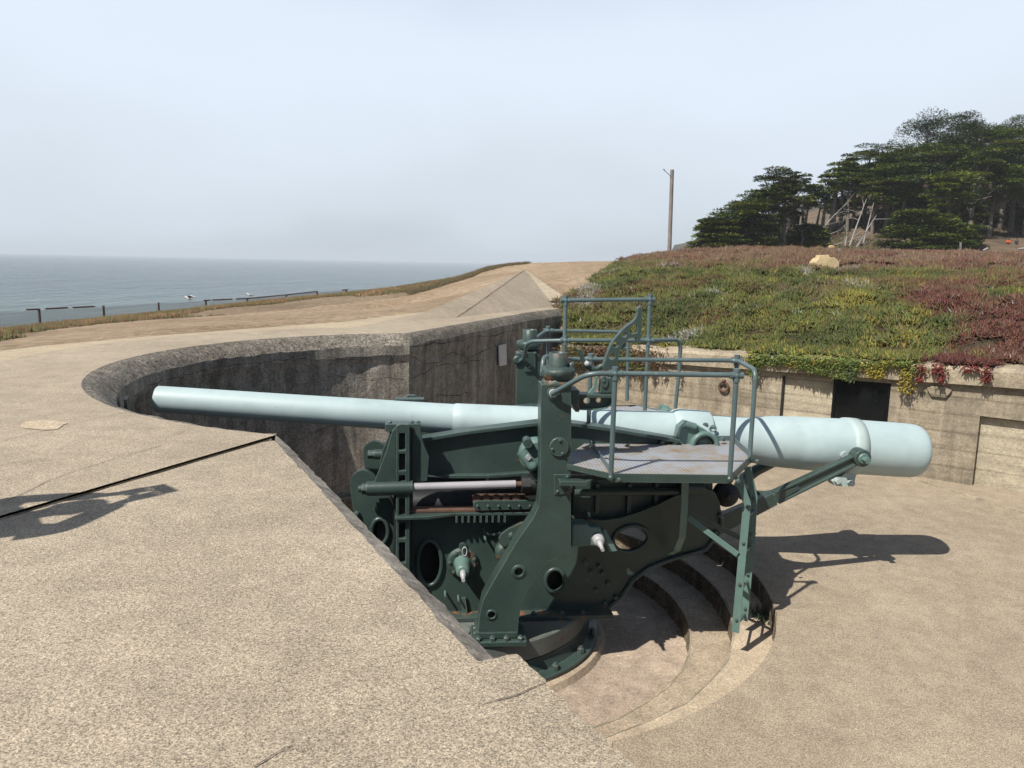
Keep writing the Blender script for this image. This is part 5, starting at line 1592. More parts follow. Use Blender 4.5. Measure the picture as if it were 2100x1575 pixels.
#PART4
# ================================================================== PLANTS
def spikes(P, D, Ln, Wd, colr, rng):
    """one three-sided pointed leaf per row: base P, direction D (unit), length, half width"""
    n = len(P)
    r = rng.normal(size=(n, 3)); a = np.cross(D, r); a /= np.linalg.norm(a, axis=1)[:, None] + 1e-9
    b = np.cross(D, a)
    V = np.empty((n, 4, 3))
    for k in range(3):
        an = 2 * math.pi * k / 3
        V[:, k] = P + (a * math.cos(an) + b * math.sin(an)) * Wd[:, None] + D * (Ln * 0.18)[:, None]
    V[:, 3] = P + D * Ln[:, None]
    base = (np.arange(n) * 4)[:, None]
    F = np.concatenate([base + np.array([[0, 1, 3]]), base + np.array([[1, 2, 3]]), base + np.array([[2, 0, 3]])])
    C = np.repeat(colr, 4, axis=0)
    return V.reshape(-1, 3), F, C
def tufts(P, colr, size, nleaf, rng, wfac=0.16, tilt=(0.1, 1.15), scatter=0.5, jit=0.28):
    n = len(P)
    Pb = np.repeat(P, nleaf, 0); sz = np.repeat(size, nleaf)
    az = rng.random(n * nleaf) * 2 * math.pi
    ti = tilt[0] + (tilt[1] - tilt[0]) * rng.random(n * nleaf)
    D = np.stack([np.sin(ti) * np.cos(az), np.sin(ti) * np.sin(az), np.cos(ti)], -1)
    Ln = sz * (0.65 + 0.7 * rng.random(n * nleaf))
    off = rng.normal(size=(n * nleaf, 2)) * (sz * scatter)[:, None]
    Pb = Pb.copy(); Pb[:, :2] += off
    cc = np.repeat(colr, nleaf, 0) * (1 - jit + 2 * jit * rng.random((n * nleaf, 1))) * (1 + 0.12 * rng.normal(size=(n * nleaf, 3)))
    return spikes(Pb, D, Ln, sz * wfac, np.clip(cc * 0.8, 0.004, 0.8), rng)
def mixcol(w, cols):
    w = np.stack(w, -1); w = w / w.sum(-1, keepdims=True)
    return w @ np.array(cols)

rng = np.random.default_rng(21)
PAL = [(0.115, 0.122, 0.033), (0.26, 0.225, 0.045), (0.046, 0.066, 0.02), (0.105, 0.038, 0.03), (0.165, 0.105, 0.066), (0.22, 0.14, 0.10), (0.34, 0.33, 0.31)]
# ---- ice plant on the bank
N0 = 170000
X = rng.uniform(0.0, 19, N0); Y = rng.uniform(7.5, 33, N0)
ok = inpoly(X, Y, berm_poly) & (X < 0.72 * Y + 0.5)
ok &= ~((rng.random(N0) < 0.0))
keep = rng.random(N0) < np.clip(1.25 - 0.035 * (Y - 10), 0.35, 1)
ok &= keep
X, Y = X[ok], Y[ok]
bare = np.zeros(len(X), bool)
for (px, py, rx, ry) in ((1790, 549, 1.1, 0.5), (1880, 551, 1.0, 0.35), (2050, 552, 1.0, 0.4), (2010, 715, 0.35, 0.25), (1690, 553, 0.5, 0.25), (1560, 548, 0.6, 0.3), (1697, 566, 0.42, 0.75)):
    h = hit(px, py); bare |= ((X - h[0]) / rx) ** 2 + ((Y - h[1]) / ry) ** 2 < 0.6 + 0.7 * vnoise(X * 3, Y * 3)
X, Y = X[~bare], Y[~bare]
Z = terr(X, Y)
azm = X / Y
n1 = fbm(X * 0.75 + 3, Y * 0.75, 4); n2 = fbm(X * 1.7 + 30, Y * 1.7 + 8, 3); n3 = vnoise(X * 2.6 + 5, Y * 2.6)
s5 = lambda x, a, b: np.clip((x - a) / (b - a), 0, 1) ** 2 * (3 - 2 * np.clip((x - a) / (b - a), 0, 1))
crest = s5(Z + 0.5 * (n1 - 0.5), -0.28, 0.12)
redz = s5(azm + 0.5 * (n1 - 0.5), 0.545, 0.68) * (1 - 0.5 * crest)
w_green = (1 - crest) * (1 - redz) * (0.55 + 1.6 * s5(n2, 0.35, 0.6))
w_yel = (1 - crest) * (1 - redz) * 1.5 * s5(n3, 0.62, 0.85) * s5(azm, 0.2, 0.45)
w_dk = (1 - crest) * (1 - redz) * 1.2 * s5(1 - n2, 0.45, 0.62)
w_red = redz * 1.5 + (1 - crest) * 1.3 * s5(n1, 0.56, 0.70) + crest * 0.7 * s5(n1, 0.5, 0.66) + 0.02
w_br = redz * 0.7 + crest * (1.1 + 0.6 * n3) + 1.0 * (1 - crest) * s5(fbm(X * 0.5 + 90, Y * 0.5, 3), 0.57, 0.7) + 0.03
w_pk = crest * s5(azm, 0.35, 0.55) * 1.0 * s5(n2, 0.40, 0.6)
w_dead = 1.6 * s5(vnoise(X * 1.1 + 77, Y * 1.1 + 13), 0.86, 0.95) * (1 - crest) + 0.02
colr = mixcol([w_green, w_yel, w_dk, w_red, w_br, w_pk, w_dead], PAL)
pick = rng.random((len(X), 1))
strong = np.array(PAL)
wcum = np.stack([w_green, w_yel, w_dk, w_red, w_br, w_pk, w_dead], -1); wcum = np.cumsum(wcum / wcum.sum(-1, keepdims=True), -1)
ci = (pick > wcum).sum(-1).clip(0, 6)
colr = 0.45 * colr + 0.55 * strong[ci]
hn_ = fbm(X * 2.1, Y * 2.1, 3)
hum = 0.30 * (hn_ - 0.5) + 0.05
gap = (hn_ < 0.36 + 0.05 * rng.normal(size=len(X))) & (rng.random(len(X)) < 0.8)
X, Y, Z, colr, hum, crest = X[~gap], Y[~gap], Z[~gap], colr[~gap], hum[~gap], crest[~gap]
size = (0.08 + 0.05 * rng.random(len(X))) * (1 + 0.15 * crest)
V, F, Cc = tufts(np.stack([X, Y, Z + hum], -1), colr, size, 7, rng, wfac=0.13, tilt=(0.15, 1.45), jit=0.4)
ip = np_mesh('ice_plant', V, F, M['leaf'], Cc)
tag(ip, 'mat of green, yellow and red ice plant covering the bank', 'ice plant', kind='stuff')
# cover spilling over the coping top
ns = 9000
ss = rng.uniform(s_l, s_r, ns); dd_ = rng.uniform(-0.75, 0.08, ns)
cov = fbm(ss * 1.6 + 4, dd_ * 1.6, 3)
sA, sB = wall_hit(1545, 730)[0], wall_hit(1885, 745)[0]; sC = wall_hit(1350, 715)[0]
lim = np.where((ss > sA) & (ss < sB), 0.60, np.where(ss < sC, 0.62, 0.36))
okc = cov < lim - 0.35 * (dd_ + 0.3)
ss, dd_ = ss[okc], dd_[okc]
Pc = np.stack([WA.x + wd.x * ss + wnv.x * dd_, WA.y + wd.y * ss + wnv.y * dd_, np.array([ztop(a) for a in ss]) + 0.02 - 0.05 * np.clip(dd_ + 0.02, 0, 1) + 0.04 * rng.random(len(ss))], -1)
pal = np.array(PAL)[np.where(ss > sB, 3, rng.choice([0, 0, 0, 1, 2], len(ss)))]
V, F, Cc = tufts(Pc, pal, 0.08 + 0.05 * rng.random(len(ss)), 6, rng, wfac=0.13, tilt=(0.2, 1.6), jit=0.35)
tag(np_mesh('spilling_ice_plant', V, F, M['leaf'], Cc), 'ice plant spilling onto the top of the wall coping', 'ice plant', kind='stuff')
# ---- trailing ends over the coping
def drape(s, ln, wd_, colr, n):
    ss = s + rng.normal(size=n) * wd_
    t = rng.random(n) ** 0.8
    zz = np.array([ztop(a) for a in ss]) + 0.04 - ln * t
    dd = np.where(t < 0.1, rng.uniform(-0.15, 0.1, n), 0.12 + 0.05 * rng.random(n))
    P = np.stack([WA.x + wd.x * ss + wnv.x * dd, WA.y + wd.y * ss + wnv.y * dd, zz], -1)
    D = rng.normal(size=(n, 3)) * 0.55 + np.array([wnv.x, wnv.y, -0.35]); D /= np.linalg.norm(D, axis=1)[:, None]
    c = np.array(colr) * (0.6 + 0.8 * rng.random((n, 1)))
    return spikes(P, D, 0.05 + 0.05 * rng.random(n), 0.011 + 0.006 * rng.random(n), c, rng)
GRN, YEL, RED, BRN = (0.14, 0.18, 0.05), (0.32, 0.26, 0.05), (0.20, 0.05, 0.045), (0.16, 0.10, 0.06)
dl = [(1555, 0.42, 0.05, GRN, 170), (1568, 0.22, 0.10, GRN, 120), (1610, 0.16, 0.10, GRN, 120), (1655, 0.24, 0.09, GRN, 160), (1690, 0.30, 0.10, GRN, 260), (1735, 0.34, 0.08, GRN, 200), (1755, 0.38, 0.04, (0.10, 0.14, 0.06), 120), (1808, 0.30, 0.06, YEL, 150), (1866, 0.5, 0.045, YEL, 200), (1893, 0.30, 0.03, RED, 90), (1938, 0.32, 0.03, RED, 90), (1925, 0.15, 0.05, RED, 60), (2030, 0.26, 0.03, RED, 80), (2000, 0.1, 0.08, RED, 60), (1640, 0.15, 0.2, GRN, 150), (1720, 0.12, 0.25, GRN, 200)]
for x in range(1545, 1890, 15): dl.append((x, 0.08 + 0.16 * rng.random() ** 2, 0.10, [GRN, GRN, YEL][int(rng.integers(3))], 60))
for x in range(1165, 1345, 13): dl.append((x, 0.28 + 0.22 * rng.random(), 0.14, [GRN, BRN, (0.12, 0.13, 0.05)][int(rng.integers(3))], 150))
dl += [(1290, 0.62, 0.03, BRN, 60), (1318, 0.66, 0.03, BRN, 60), (1345, 0.55, 0.04, BRN, 70), (1368, 0.5, 0.05, BRN, 60), (1400, 0.6, 0.02, BRN, 40), (1265, 0.6, 0.04, BRN, 60)]
VV, FF, CC = [], [], []; o = 0
for (px, ln, w_, c, n) in dl:
    s = wall_hit(px, 740)[0]
    v, f, c_ = drape(s, ln, w_, c, n)
    VV.append(v); FF.append(f + o); CC.append(c_); o += len(v)
tr_ = np_mesh('trailing_ice_plant', np.concatenate(VV), np.concatenate(FF), M['leaf'], np.concatenate(CC))
tag(tr_, 'ends of ice plant trailing over the wall coping', 'ice plant', kind='stuff')
# ---- dry mats along the bluff
def mat_field(name, poly, n, size, cols, thr, label, seed, nleaf=8, fq=0.35):
    r = np.random.default_rng(seed)
    A = np.array(poly); 
    X = r.uniform(A[:, 0].min(), A[:, 0].max(), n); Y = r.uniform(A[:, 1].min(), A[:, 1].max(), n)
    ok = inpoly(X, Y, poly) & (fbm(X * fq, Y * fq, 3) > thr)
    X, Y = X[ok], Y[ok]; Z = terr(X, Y)
    c = np.array(cols)[np.clip((fbm(X * 0.8 + seed, Y * 0.8, 3) * 2.4 - 0.7 + 0.35 * r.normal(size=len(X))) * len(cols), 0, len(cols) - 1).astype(int)]
    V, F, C = tufts(np.stack([X, Y, Z], -1), c, size * (0.6 + 0.8 * r.random(len(X))), nleaf, r, wfac=0.13)
    o = np_mesh(name, V, F, M['leaf'], C); tag(o, label, 'ice plant', kind='stuff')
DRY = [(0.11, 0.11, 0.04), (0.17, 0.11, 0.05), (0.22, 0.10, 0.05), (0.13, 0.12, 0.055), (0.26, 0.17, 0.09)]
mat_field('bluff_ice_plant', strip_poly, 62000, 0.12, DRY, 0.42, 'dry brown and olive plants along the bluff fence', 5, nleaf=5)
mat_field('ridge_ice_plant', edge_poly, 12000, 0.10, [(0.10, 0.085, 0.04), (0.15, 0.09, 0.05), (0.09, 0.08, 0.04)], 0.30, 'thin line of dry plants along the sand ridge', 6)
# a weed in the crack of the well step
wp = atz(1563, 1262, -3.44)
weed = empty('weed', Vector((wp[0], wp[1], -3.45)), 'small dark weed sprouting at the edge of the well step', 'weed')
Pw = np.array([[0, 0, 0.0]]) + rng.normal(size=(26, 3)) * np.array([0.05, 0.05, 0.0])
v, f, c = tufts(Pw, np.tile(np.array([[0.05, 0.08, 0.045]]), (26, 1)), np.full(26, 0.09), 5, rng, wfac=0.07)
np_mesh('leaf', v, f, M['leaf'], c, parent=weed)["kind"] = 'stuff'
# leaf litter on the floor by the gutter: skip small debris

# ================================================================== TREES
def blades(P, D, up, Ln, Wd, colr):
    """flat spray: a four-cornered leaf spray, base P, direction D, width along up x D"""
    n = len(P)
    S = np.cross(D, up); S /= np.linalg.norm(S, axis=1)[:, None] + 1e-9
    V = np.empty((n, 4, 3))
    V[:, 0] = P; V[:, 1] = P + D * (Ln * 0.55)[:, None] + S * Wd[:, None]; V[:, 2] = P + D * Ln[:, None]; V[:, 3] = P + D * (Ln * 0.55)[:, None] - S * Wd[:, None]
    return V.reshape(-1, 3), (np.arange(n) * 4)[:, None] + np.array([[0, 1, 2, 3]]), np.repeat(colr, 4, 0)
def tree(px, py, Y, ptop, hw, kind, label, tone=1.0, lean=0.0, seed=0, name='cypress_tree', crown_from=None):
    r = np.random.default_rng(1000 + seed)
    m = Y / FPX
    base = np.array(aty(px, py, Y)); base[2] = min(base[2], float(hill(base[0], base[1])) + 0.5) if False else base[2]
    h = (py - ptop) * m * 0.95; w = hw * m * 1.12
    root = empty(name, Vector(base), label, 'tree', 'trees on the hillside')
    mb = MB()
    top = Vector((lean * h, 0, h * 0.93))
    def trunk_pt(t): return Vector((lean * h * t * t + 0.03 * h * math.sin(3 * t + seed), 0.02 * h * math.sin(4 * t + seed), -1.2 * (1 - min(1, t * 5)) + 0.93 * h * t))
    r0 = 0.028 * h + 0.08
    mb.tube([trunk_pt(t) for t in np.linspace(0, 1, 9)], [r0 * (1 - 0.85 * t) for t in np.linspace(0, 1, 9)], 7)
    pads = []
    if kind == 'bush': t0, npad, flat = 0.05, 56, 0.08
    elif kind == 'umbrella': t0, npad, flat = 0.74, 13, 0.12
    elif kind == 'pine': t0, npad, flat = 0.45, 44, 0.36
    else: t0, npad, flat = 0.50, 34, 0.075
    if crown_from is not None: t0 = crown_from
    for k in range(npad):
        t = t0 + (1 - t0) * (k + r.random()) / npad
        q = (t - t0) / (1 - t0)
        if kind == 'bush': rad = w * (1.0 - 0.62 * q ** 1.5)
        elif kind == 'umbrella': rad = w * (0.95 - 0.55 * abs(q - 0.3))
        elif kind == 'pine': rad = w * math.sqrt(max(0.05, 1 - (q * 1.05 - 0.25) ** 2 * 1.6)) * 0.95
        else: rad = w * (1.0 - 0.62 * q ** 1.6) * (0.55 + 0.45 * min(1, q * 5))
        a = r.random() * 2 * math.pi
        rr = rad * (0.25 + 0.62 * math.sqrt(r.random()))
        tp = trunk_pt(min(1, t * 0.97))
        c = Vector((tp.x + rr * math.cos(a) + 0.06 * h * q, tp.y + rr * math.sin(a), h * t + 0.02 * h * r.normal()))
        pr = w * (0.24 + 0.22 * r.random()) * (1.0 if kind != 'pine' else 0.8)
        pads.append((c, pr, flat * (0.8 + 0.5 * r.random()) * pr + 0.12))
        if kind != 'bush' or k % 3 == 0:
            b0 = trunk_pt(max(0.1, t * 0.97 - 0.10 - 0.08 * r.random()))
            mid = b0.lerp(c, 0.55) + Vector((0, 0, -0.03 * h))
            rb = r0 * 0.30 * (1.1 - q * 0.6)
            mb.tube([b0, mid, c], [rb, rb * 0.7, rb * 0.25], 5)
    mb.build('trunk', M['bark'], root, off=Vector((0, 0, 0)))
    PP, DD, UU, LL, WW, CL = [], [], [], [], [], []
    for (c, pr, pz) in pads:
        n = int(130 + 190 * (pr / 1.6))
        n = min(n, 620)
        th = r.random(n) * 2 * math.pi; rad = np.sqrt(r.random(n)) * pr
        x = rad * np.cos(th); y = rad * np.sin(th)
        dome = np.sqrt(np.clip(1 - (rad / pr) ** 2, 0.03, 1))
        z = dome * pz * (1 - 1.5 * r.random(n) ** 1.6)
        lump = 0.35 * pz * r.normal(size=n)
        P = np.stack([c.x + x, c.y + y, c.z + z + lump * 0.5], -1)
        D = np.stack([np.cos(th) + 0.7 * r.normal(size=n), np.sin(th) + 0.7 * r.normal(size=n), 0.12 + 0.22 * r.normal(size=n)], -1)
        D /= np.linalg.norm(D, axis=1)[:, None]
        U = np.stack([0.3 * r.normal(size=n), 0.3 * r.normal(size=n), np.ones(n)], -1)
        base_c = np.array([(0.085, 0.125, 0.028), (0.125, 0.165, 0.034), (0.055, 0.085, 0.024), (0.17, 0.195, 0.04)])[r.integers(0, 4)] if kind != 'pine' else np.array([(0.07, 0.10, 0.032), (0.10, 0.135, 0.04)])[r.integers(0, 2)]
        cc = base_c * tone * 0.8 * (0.6 + 0.8 * r.random((n, 1)))
        PP.append(P); DD.append(D); UU.append(U); LL.append(0.22 + 0.26 * r.random(n)); WW.append(0.05 + 0.065 * r.random(n)); CL.append(cc)
    V, F, C = blades(np.concatenate(PP), np.concatenate(DD), np.concatenate(UU), np.concatenate(LL), np.concatenate(WW), np.concatenate(CL))
    np_mesh('crown', V, F, M['needle'], C, parent=root)
    return root
TREES = [
 (1497, 512, 100, 420, 72, 'bush', 'low wind-swept cypress sprawling at the left end of the grove', 0.9, 0.10),
 (1520, 512, 101, 408, 55, 'bush', 'bushy cypress behind the sprawling one at the left end', 0.85, 0.05),
 (1578, 512, 103, 350, 46, 'layer', 'tall dark cypress with tiered crown near the left end of the grove', 0.8, 0.02),
 (1606, 512, 104, 372, 44, 'layer', 'dark cypress just right of the tall tiered one', 0.8, 0.0),
 (1618, 478, 112, 357, 26, 'umbrella', 'thin-stemmed cypress with a small flat top against the fog', 0.9, 0.04),
 (1652, 470, 112, 378, 22, 'umbrella', 'slender cypress with small umbrella crown in the gap', 1.1, 0.08),
 (1688, 455, 115, 352, 26, 'umbrella', 'leaning slender cypress, leftmost of the thin group on the slope', 1.15, 0.05),
 (1708, 452, 117, 333, 28, 'umbrella', 'slender cypress with pale green top, middle of the thin group', 1.15, 0.03),
 (1722, 446, 119, 322, 26, 'umbrella', 'tallest slender cypress of the thin group on the slope', 1.15, 0.0),
 (1750, 450, 117, 346, 42, 'layer', 'thinly leaved cypress right of the slender group', 1.15, 0.02),
 (1775, 440, 120, 305, 50, 'layer', 'broad tiered cypress topping the middle of the grove', 1.0, 0.0),
 (1818, 470, 113, 338, 60, 'layer', 'wide cypress spreading over the bleached leaning trunks', 1.1, 0.02),
 (1886, 402, 132, 250, 88, 'pine', 'round-topped pine on the crest of the hill', 0.85, 0.0),
 (1946, 410, 136, 246, 62, 'pine', 'pine beside the round-topped one on the crest', 0.85, 0.0),
 (1936, 510, 106, 352, 66, 'bush', 'large cypress with boughs down to the ground right of centre', 1.1, 0.02),
 (1868, 512, 104, 432, 56, 'bush', 'low spreading cypress at the foot of the slope', 0.95, 0.05),
 (1990, 490, 114, 312, 58, 'layer', 'layered cypress behind the large ground-sweeping one', 1.1, 0.0),
 (2030, 490, 116, 340, 54, 'layer', 'cypress with bare lower stem above the dark hollow', 1.05, 0.0),
 (2052, 470, 126, 268, 62, 'layer', 'high layered cypress toward the right edge', 1.1, 0.02),
 (2098, 486, 118, 330, 56, 'layer', 'cypress at the right edge with thick grey stem', 1.05, 0.0),
 (2106, 470, 128, 244, 66, 'layer', 'tallest cypress at the right edge of the picture', 1.0, 0.0),
 (1990, 440, 140, 262, 56, 'pine', 'feathery light green pine behind the right-hand cypresses', 1.35, 0.0),
 (2060, 430, 146, 252, 60, 'pine', 'pine on the skyline near the right edge', 1.1, 0.0),
 (2165, 490, 118, 300, 70, 'layer', 'cypress just past the right edge of the picture', 1.0, 0.0),
 (1655, 512, 106, 462, 40, 'bush', 'low dark shrub cypress beneath the thin-stemmed trees', 0.75, 0.0),
 (1968, 512, 108, 468, 34, 'bush', 'small dark cypress shrub beside the grassy slope', 0.8, 0.0),
 (1720, 470, 121, 405, 40, 'layer', 'scrubby half-bare cypress in the tangle of limbs', 0.9, 0.1),
 (1830, 445, 126, 345, 46, 'layer', 'cypress half hidden below the round-topped pine', 0.9, 0.0),
 (1462, 514, 99, 448, 46, 'bush', 'outermost low cypress at the seaward foot of the grove', 0.85, 0.0),
 (1545, 512, 104, 392, 50, 'bush', 'dense cypress filling in behind the left-hand bushes', 0.8, 0.0),
 (1800, 430, 124, 318, 54, 'layer', 'cypress just right of the broad tiered one at mid grove', 1.0, 0.0),
 (1855, 420, 124, 300, 56, 'layer', 'cypress in front of the round-topped pine, left side', 0.95, 0.0),
 (1915, 450, 120, 300, 60, 'layer', 'cypress in front of the round-topped pine, right side', 1.05, 0.0),
 (1960, 470, 118, 335, 58, 'layer', 'full cypress directly above the leaning pale trunk', 1.1, 0.0),
 (2010, 430, 132, 268, 60, 'layer', 'dense cypress between the pines near the right edge', 1.05, 0.0),
 (2075, 460, 124, 300, 60, 'layer', 'dense cypress in front of the tallest right-edge tree', 1.1, 0.0),
 (1905, 514, 103, 450, 60, 'bush', 'low cypress skirting the large ground-sweeping one', 1.0, 0.0),
 (1950, 514, 102, 470, 44, 'bush', 'small cypress skirt beside the pale stake', 0.95, 0.0),
 (1672, 478, 113, 392, 24, 'umbrella', 'thin grey-stemmed cypress at the left of the tangle', 0.95, 0.12),
 (1700, 470, 114, 372, 24, 'umbrella', 'thin cypress standing over the long fallen limb', 1.0, 0.06),
 (1736, 470, 114, 362, 30, 'umbrella', 'thin cypress in the thick of the bare limbs', 1.05, 0.0),
 (1640, 492, 110, 402, 26, 'umbrella', 'small-crowned cypress low in the gap beside the shrub', 0.85, 0.05),
 (1790, 480, 112, 368, 44, 'layer', 'cypress over the two leaning bleached trunks', 1.0, 0.0),
 (2030, 476, 130, 392, 56, 'bush', 'dark cypress deep in the hollow below the right-hand trees', 0.75, 0.0),
 (2088, 476, 132, 388, 56, 'bush', 'dark cypress deep in the hollow at the right edge', 0.75, 0.0),
 (1985, 476, 128, 392, 50, 'bush', 'dark cypress closing the hollow behind the fallen branch', 0.75, 0.0),
 (1862, 450, 128, 372, 46, 'bush', 'dark cypress on the bare slope below the round-topped pine', 0.8, 0.0),
 (1608, 508, 114, 436, 44, 'bush', 'dark cypress filling in behind the two left tiered trees', 0.75, 0.0),
 (1930, 470, 130, 330, 56, 'layer', 'dark cypress behind the large ground-sweeping one', 0.8, 0.0),
]
for i, t in enumerate(TREES):
    tree(*t[:7], tone=t[7], lean=t[8], seed=i, name='pine_tree' if t[5] == 'pine' else 'cypress_tree')

# scrub and litter under the trees
nu = 24000
X = rng.uniform(24, 100, nu); Y = rng.uniform(94, 140, nu)
oku = (fbm(X * 0.12 + 4, Y * 0.12, 3) > 0.40) & ~((X > 60) & (Y < 117))
X, Y = X[oku], Y[oku]
cu = np.array([(0.05, 0.06, 0.025), (0.11, 0.08, 0.05), (0.16, 0.12, 0.08), (0.07, 0.085, 0.03), (0.20, 0.17, 0.13)])[np.clip((fbm(X * 0.3, Y * 0.3, 2) * 1.6 - 0.3 + 0.25 * rng.normal(size=len(X))) * 5, 0, 4).astype(int)]
V, F, C = tufts(np.stack([X, Y, hill(X, Y) - 0.05], -1), cu, 0.3 + 0.4 * rng.random(len(X)) ** 2, 4, rng, wfac=0.12, tilt=(0.3, 1.5))
tag(np_mesh('undergrowth', V, F, M['needle'], C), 'dry scrub and litter under the trees', 'undergrowth', kind='stuff')
# bleached dead trunks and limbs on the slope
def dead(pts, Y, r0, label, seed, nb=4):
    r = np.random.default_rng(seed)
    P = [Vector(aty(x, y, Y + 0.4 * i)) for i, (x, y) in enumerate(pts)]
    b = P[0].copy()
    root = empty('dead_trunk', b, label, 'dead tree', 'bleached dead trunks on the slope')
    loc = [p - b for p in P]
    m = MB(); n = len(loc)
    m.tube([loc[0] - (loc[1] - loc[0]).normalized() * 0.8] + loc, [r0] + [r0 * (1 - 0.75 * i / (n - 1)) for i in range(n)], 7)
    m.build('stem', M['deadwood'], root, off=Vector((0, 0, 0)))
    for k in range(nb):
        t = 0.3 + 0.6 * r.random()
        i = int(t * (n - 1)); q = loc[i].lerp(loc[i + 1], t * (n - 1) - i)
        d = Vector((r.normal(), r.normal() * 0.6, 0.5 * r.normal() + 0.3)).normalized()
        ln = (1.2 + 1.8 * r.random()) * (0.5 if r0 < 0.1 else 1)
        m = MB(); m.tube([q, q + d * ln * 0.5 + Vector((0, 0, 0.1)), q + d * ln + Vector((0, 0, 0.3 * r.normal()))], [r0 * 0.35, r0 * 0.22, 0.02], 5)
        m.build('limb', M['deadwood'], root, off=Vector((0, 0, 0)))
DEAD = [
 ([(1742, 506), (1758, 460), (1777, 408)], 106, 0.16, 'tall pale trunk leaning right on the sandy slope'),
 ([(1757, 508), (1774, 478), (1797, 442)], 105, 0.17, 'thick bleached trunk leaning over the slope foot'),
 ([(1770, 500), (1782, 455), (1792, 415)], 107, 0.14, 'grey trunk standing between the two leaning pale ones'),
 ([(1734, 498), (1737, 478), (1731, 462)], 106, 0.09, 'thin bare snag left of the leaning trunks'),
 ([(1566, 512), (1571, 490), (1568, 468)], 101, 0.17, 'short white stump under the tall dark cypress'),
 ([(1573, 512), (1577, 485), (1580, 462)], 102, 0.14, 'white dead stem close beside the short stump'),
 ([(1641, 510), (1647, 490), (1643, 472)], 104, 0.13, 'forked pale snag in the dark hollow'),
 ([(1668, 490), (1690, 465), (1712, 440), (1745, 410)], 110, 0.12, 'long fallen limb slanting up through the thin trees'),
 ([(1680, 496), (1702, 480), (1735, 468)], 109, 0.09, 'fallen branch lying along the slope under the long limb'),
 ([(1976, 482), (1988, 445), (2006, 398)], 108, 0.15, 'pale trunk leaning right at the edge of the dark hollow'),
 ([(1978, 486), (2000, 470), (2030, 462)], 108, 0.11, 'bleached fallen branch with many twigs in the hollow'),
 ([(1700, 505), (1730, 497), (1770, 490)], 106, 0.08, 'driftwood-grey log lying at the slope foot'),
]
for i, (p, Y, r0, lb) in enumerate(DEAD): dead(p, Y, r0, lb, 300 + i, 3 if i not in (10, 7) else 8)

# ================================================================== THINGS ON THE BLUFF
# ---- utility pole
pb_, pt_ = Vector(aty(1373, 519, 36)), Vector(aty(1378.5, 348, 36))
pole = empty('utility_pole', pb_ - Z3 * 0.6, 'tall weathered timber pole standing alone on the overgrown bank', 'pole')
m = MB(); m.cyl(pb_ - Z3 * 0.6, pt_, 0.095, 14, 0.085); m.build('shaft', M['wood'], pole)
m = MB(); m.cyl(Vector(aty(1376, 362, 35.9)), Vector(aty(1360, 347, 35.9)), 0.014, 6); m.cyl(Vector(aty(1360, 347, 35.9)), Vector(aty(1364, 348.5, 35.9)), 0.012, 6); m.build('stay_rod', M['iron_shade'], pole)
# ---- cream concrete vent block on the bank
vb = hit(1697, 556); vY = vb[1]
def vp(x, y, d=0.0): return Vector(aty(x, y, vY)) + Vector((0, d, 0))
blk = empty('vent_block', vp(1697, 560), 'squat cream concrete vent block half sunk in plants on the bank', 'vent')
m = MB(); m.prism([vp(1673, 572), vp(1673, 538), vp(1681, 529), vp(1712, 528), vp(1721, 536), vp(1721, 572)], Vector((0, 0.45, 0))); m.build('body', M['cream'], blk, 0.006)
m = MB(); m.prism([vp(1681, 529.3, 0.1), vp(1684, 523, 0.1), vp(1703, 522.5, 0.1), (vp(1707, 529, 0.1))], Vector((0, 0.25, 0))); m.build('cap', M['cream'], blk, 0.012)
v2 = hit(1707, 515); 
def vq(x, y, d=0.0): return Vector(aty(x, y, 40.0)) + Vector((0, d, 0))
m = MB(); m.prism([vq(1702, 512), vq(1703, 504), vq(1708, 502.5), vq(1712, 505), vq(1712, 512)], Vector((0, 0.3, 0)))
o = m.build('boundary_stone', M['cream'], None, 0.02); tag(o, 'small orange-cream stone just over the crest of the bank', 'stone')
# ---- timber marker stake
a, b = Vector(aty(1970, 513, 60)), Vector(aty(1970, 497, 60))
m = MB(); m.box((a + b) / 2, Vector((0.06, 0, 0)), Vector((0, 0.05, 0)), (b - a) / 2); tag(m.build('marker_stake', M['wood'], None, 0.01), 'short pale stake standing before the grassy slope', 'stake')
for i, (x0, y0, x1, y1, lb) in enumerate(((2016, 514, 2026, 509, 'pale log lying beside the grassy slope'), (2088, 511, 2104, 509, 'white log at the right edge below the sitting people'))):
    m = MB(); m.cyl(Vector(aty(x0, y0, 95)), Vector(aty(x1, y1, 95)), 0.13, 8); tag(m.build('log', M['deadwood']), lb, 'log')

# ---- fence along the bluff
posts = [(-60, 638, 670, 34.0), (80, 633, 664, 36.0), (212, 626.5, 654, 39.5), (325, 620, 640, 43.0), (422, 615, 634, 47.0), (507, 611.5, 628, 50.5), (587, 604, 621, 56.0), (650, 597, 613, 61.0), (710, 594, 609, 65.0), (763, 593, 606, 67.0), (806, 592, 604, 69.0), (846, 590, 603, 71.0)]
fence = empty('bluff_fence', Vector(aty(80, 664, 36)), 'sagging wire mesh fence with rusty posts along the bluff edge', 'fence')
tops = []
for (x, yt, yb, Y) in posts:
    t = Vector(aty(x, yt, Y)); b = Vector((t.x, t.y, t.z - 1.5))
    tops.append(t)
    m = MB(); m.cyl(b, t, 0.055 if x < 500 else 0.065, 8); m.build('post', M['post'], fence)
def along(i, f): return tops[i].lerp(tops[i + 1], f)
segs = [(1, -0.18, -0.02), (1, 0.09, 0.42), (1, 0.50, 0.85), (4, -0.05, 0.10), (4, 0.14, 0.62), (4, 0.72, 1.0), (5, 0.0, 1.0), (6, 0.0, 1.0), (7, 0.85, 1.05)]
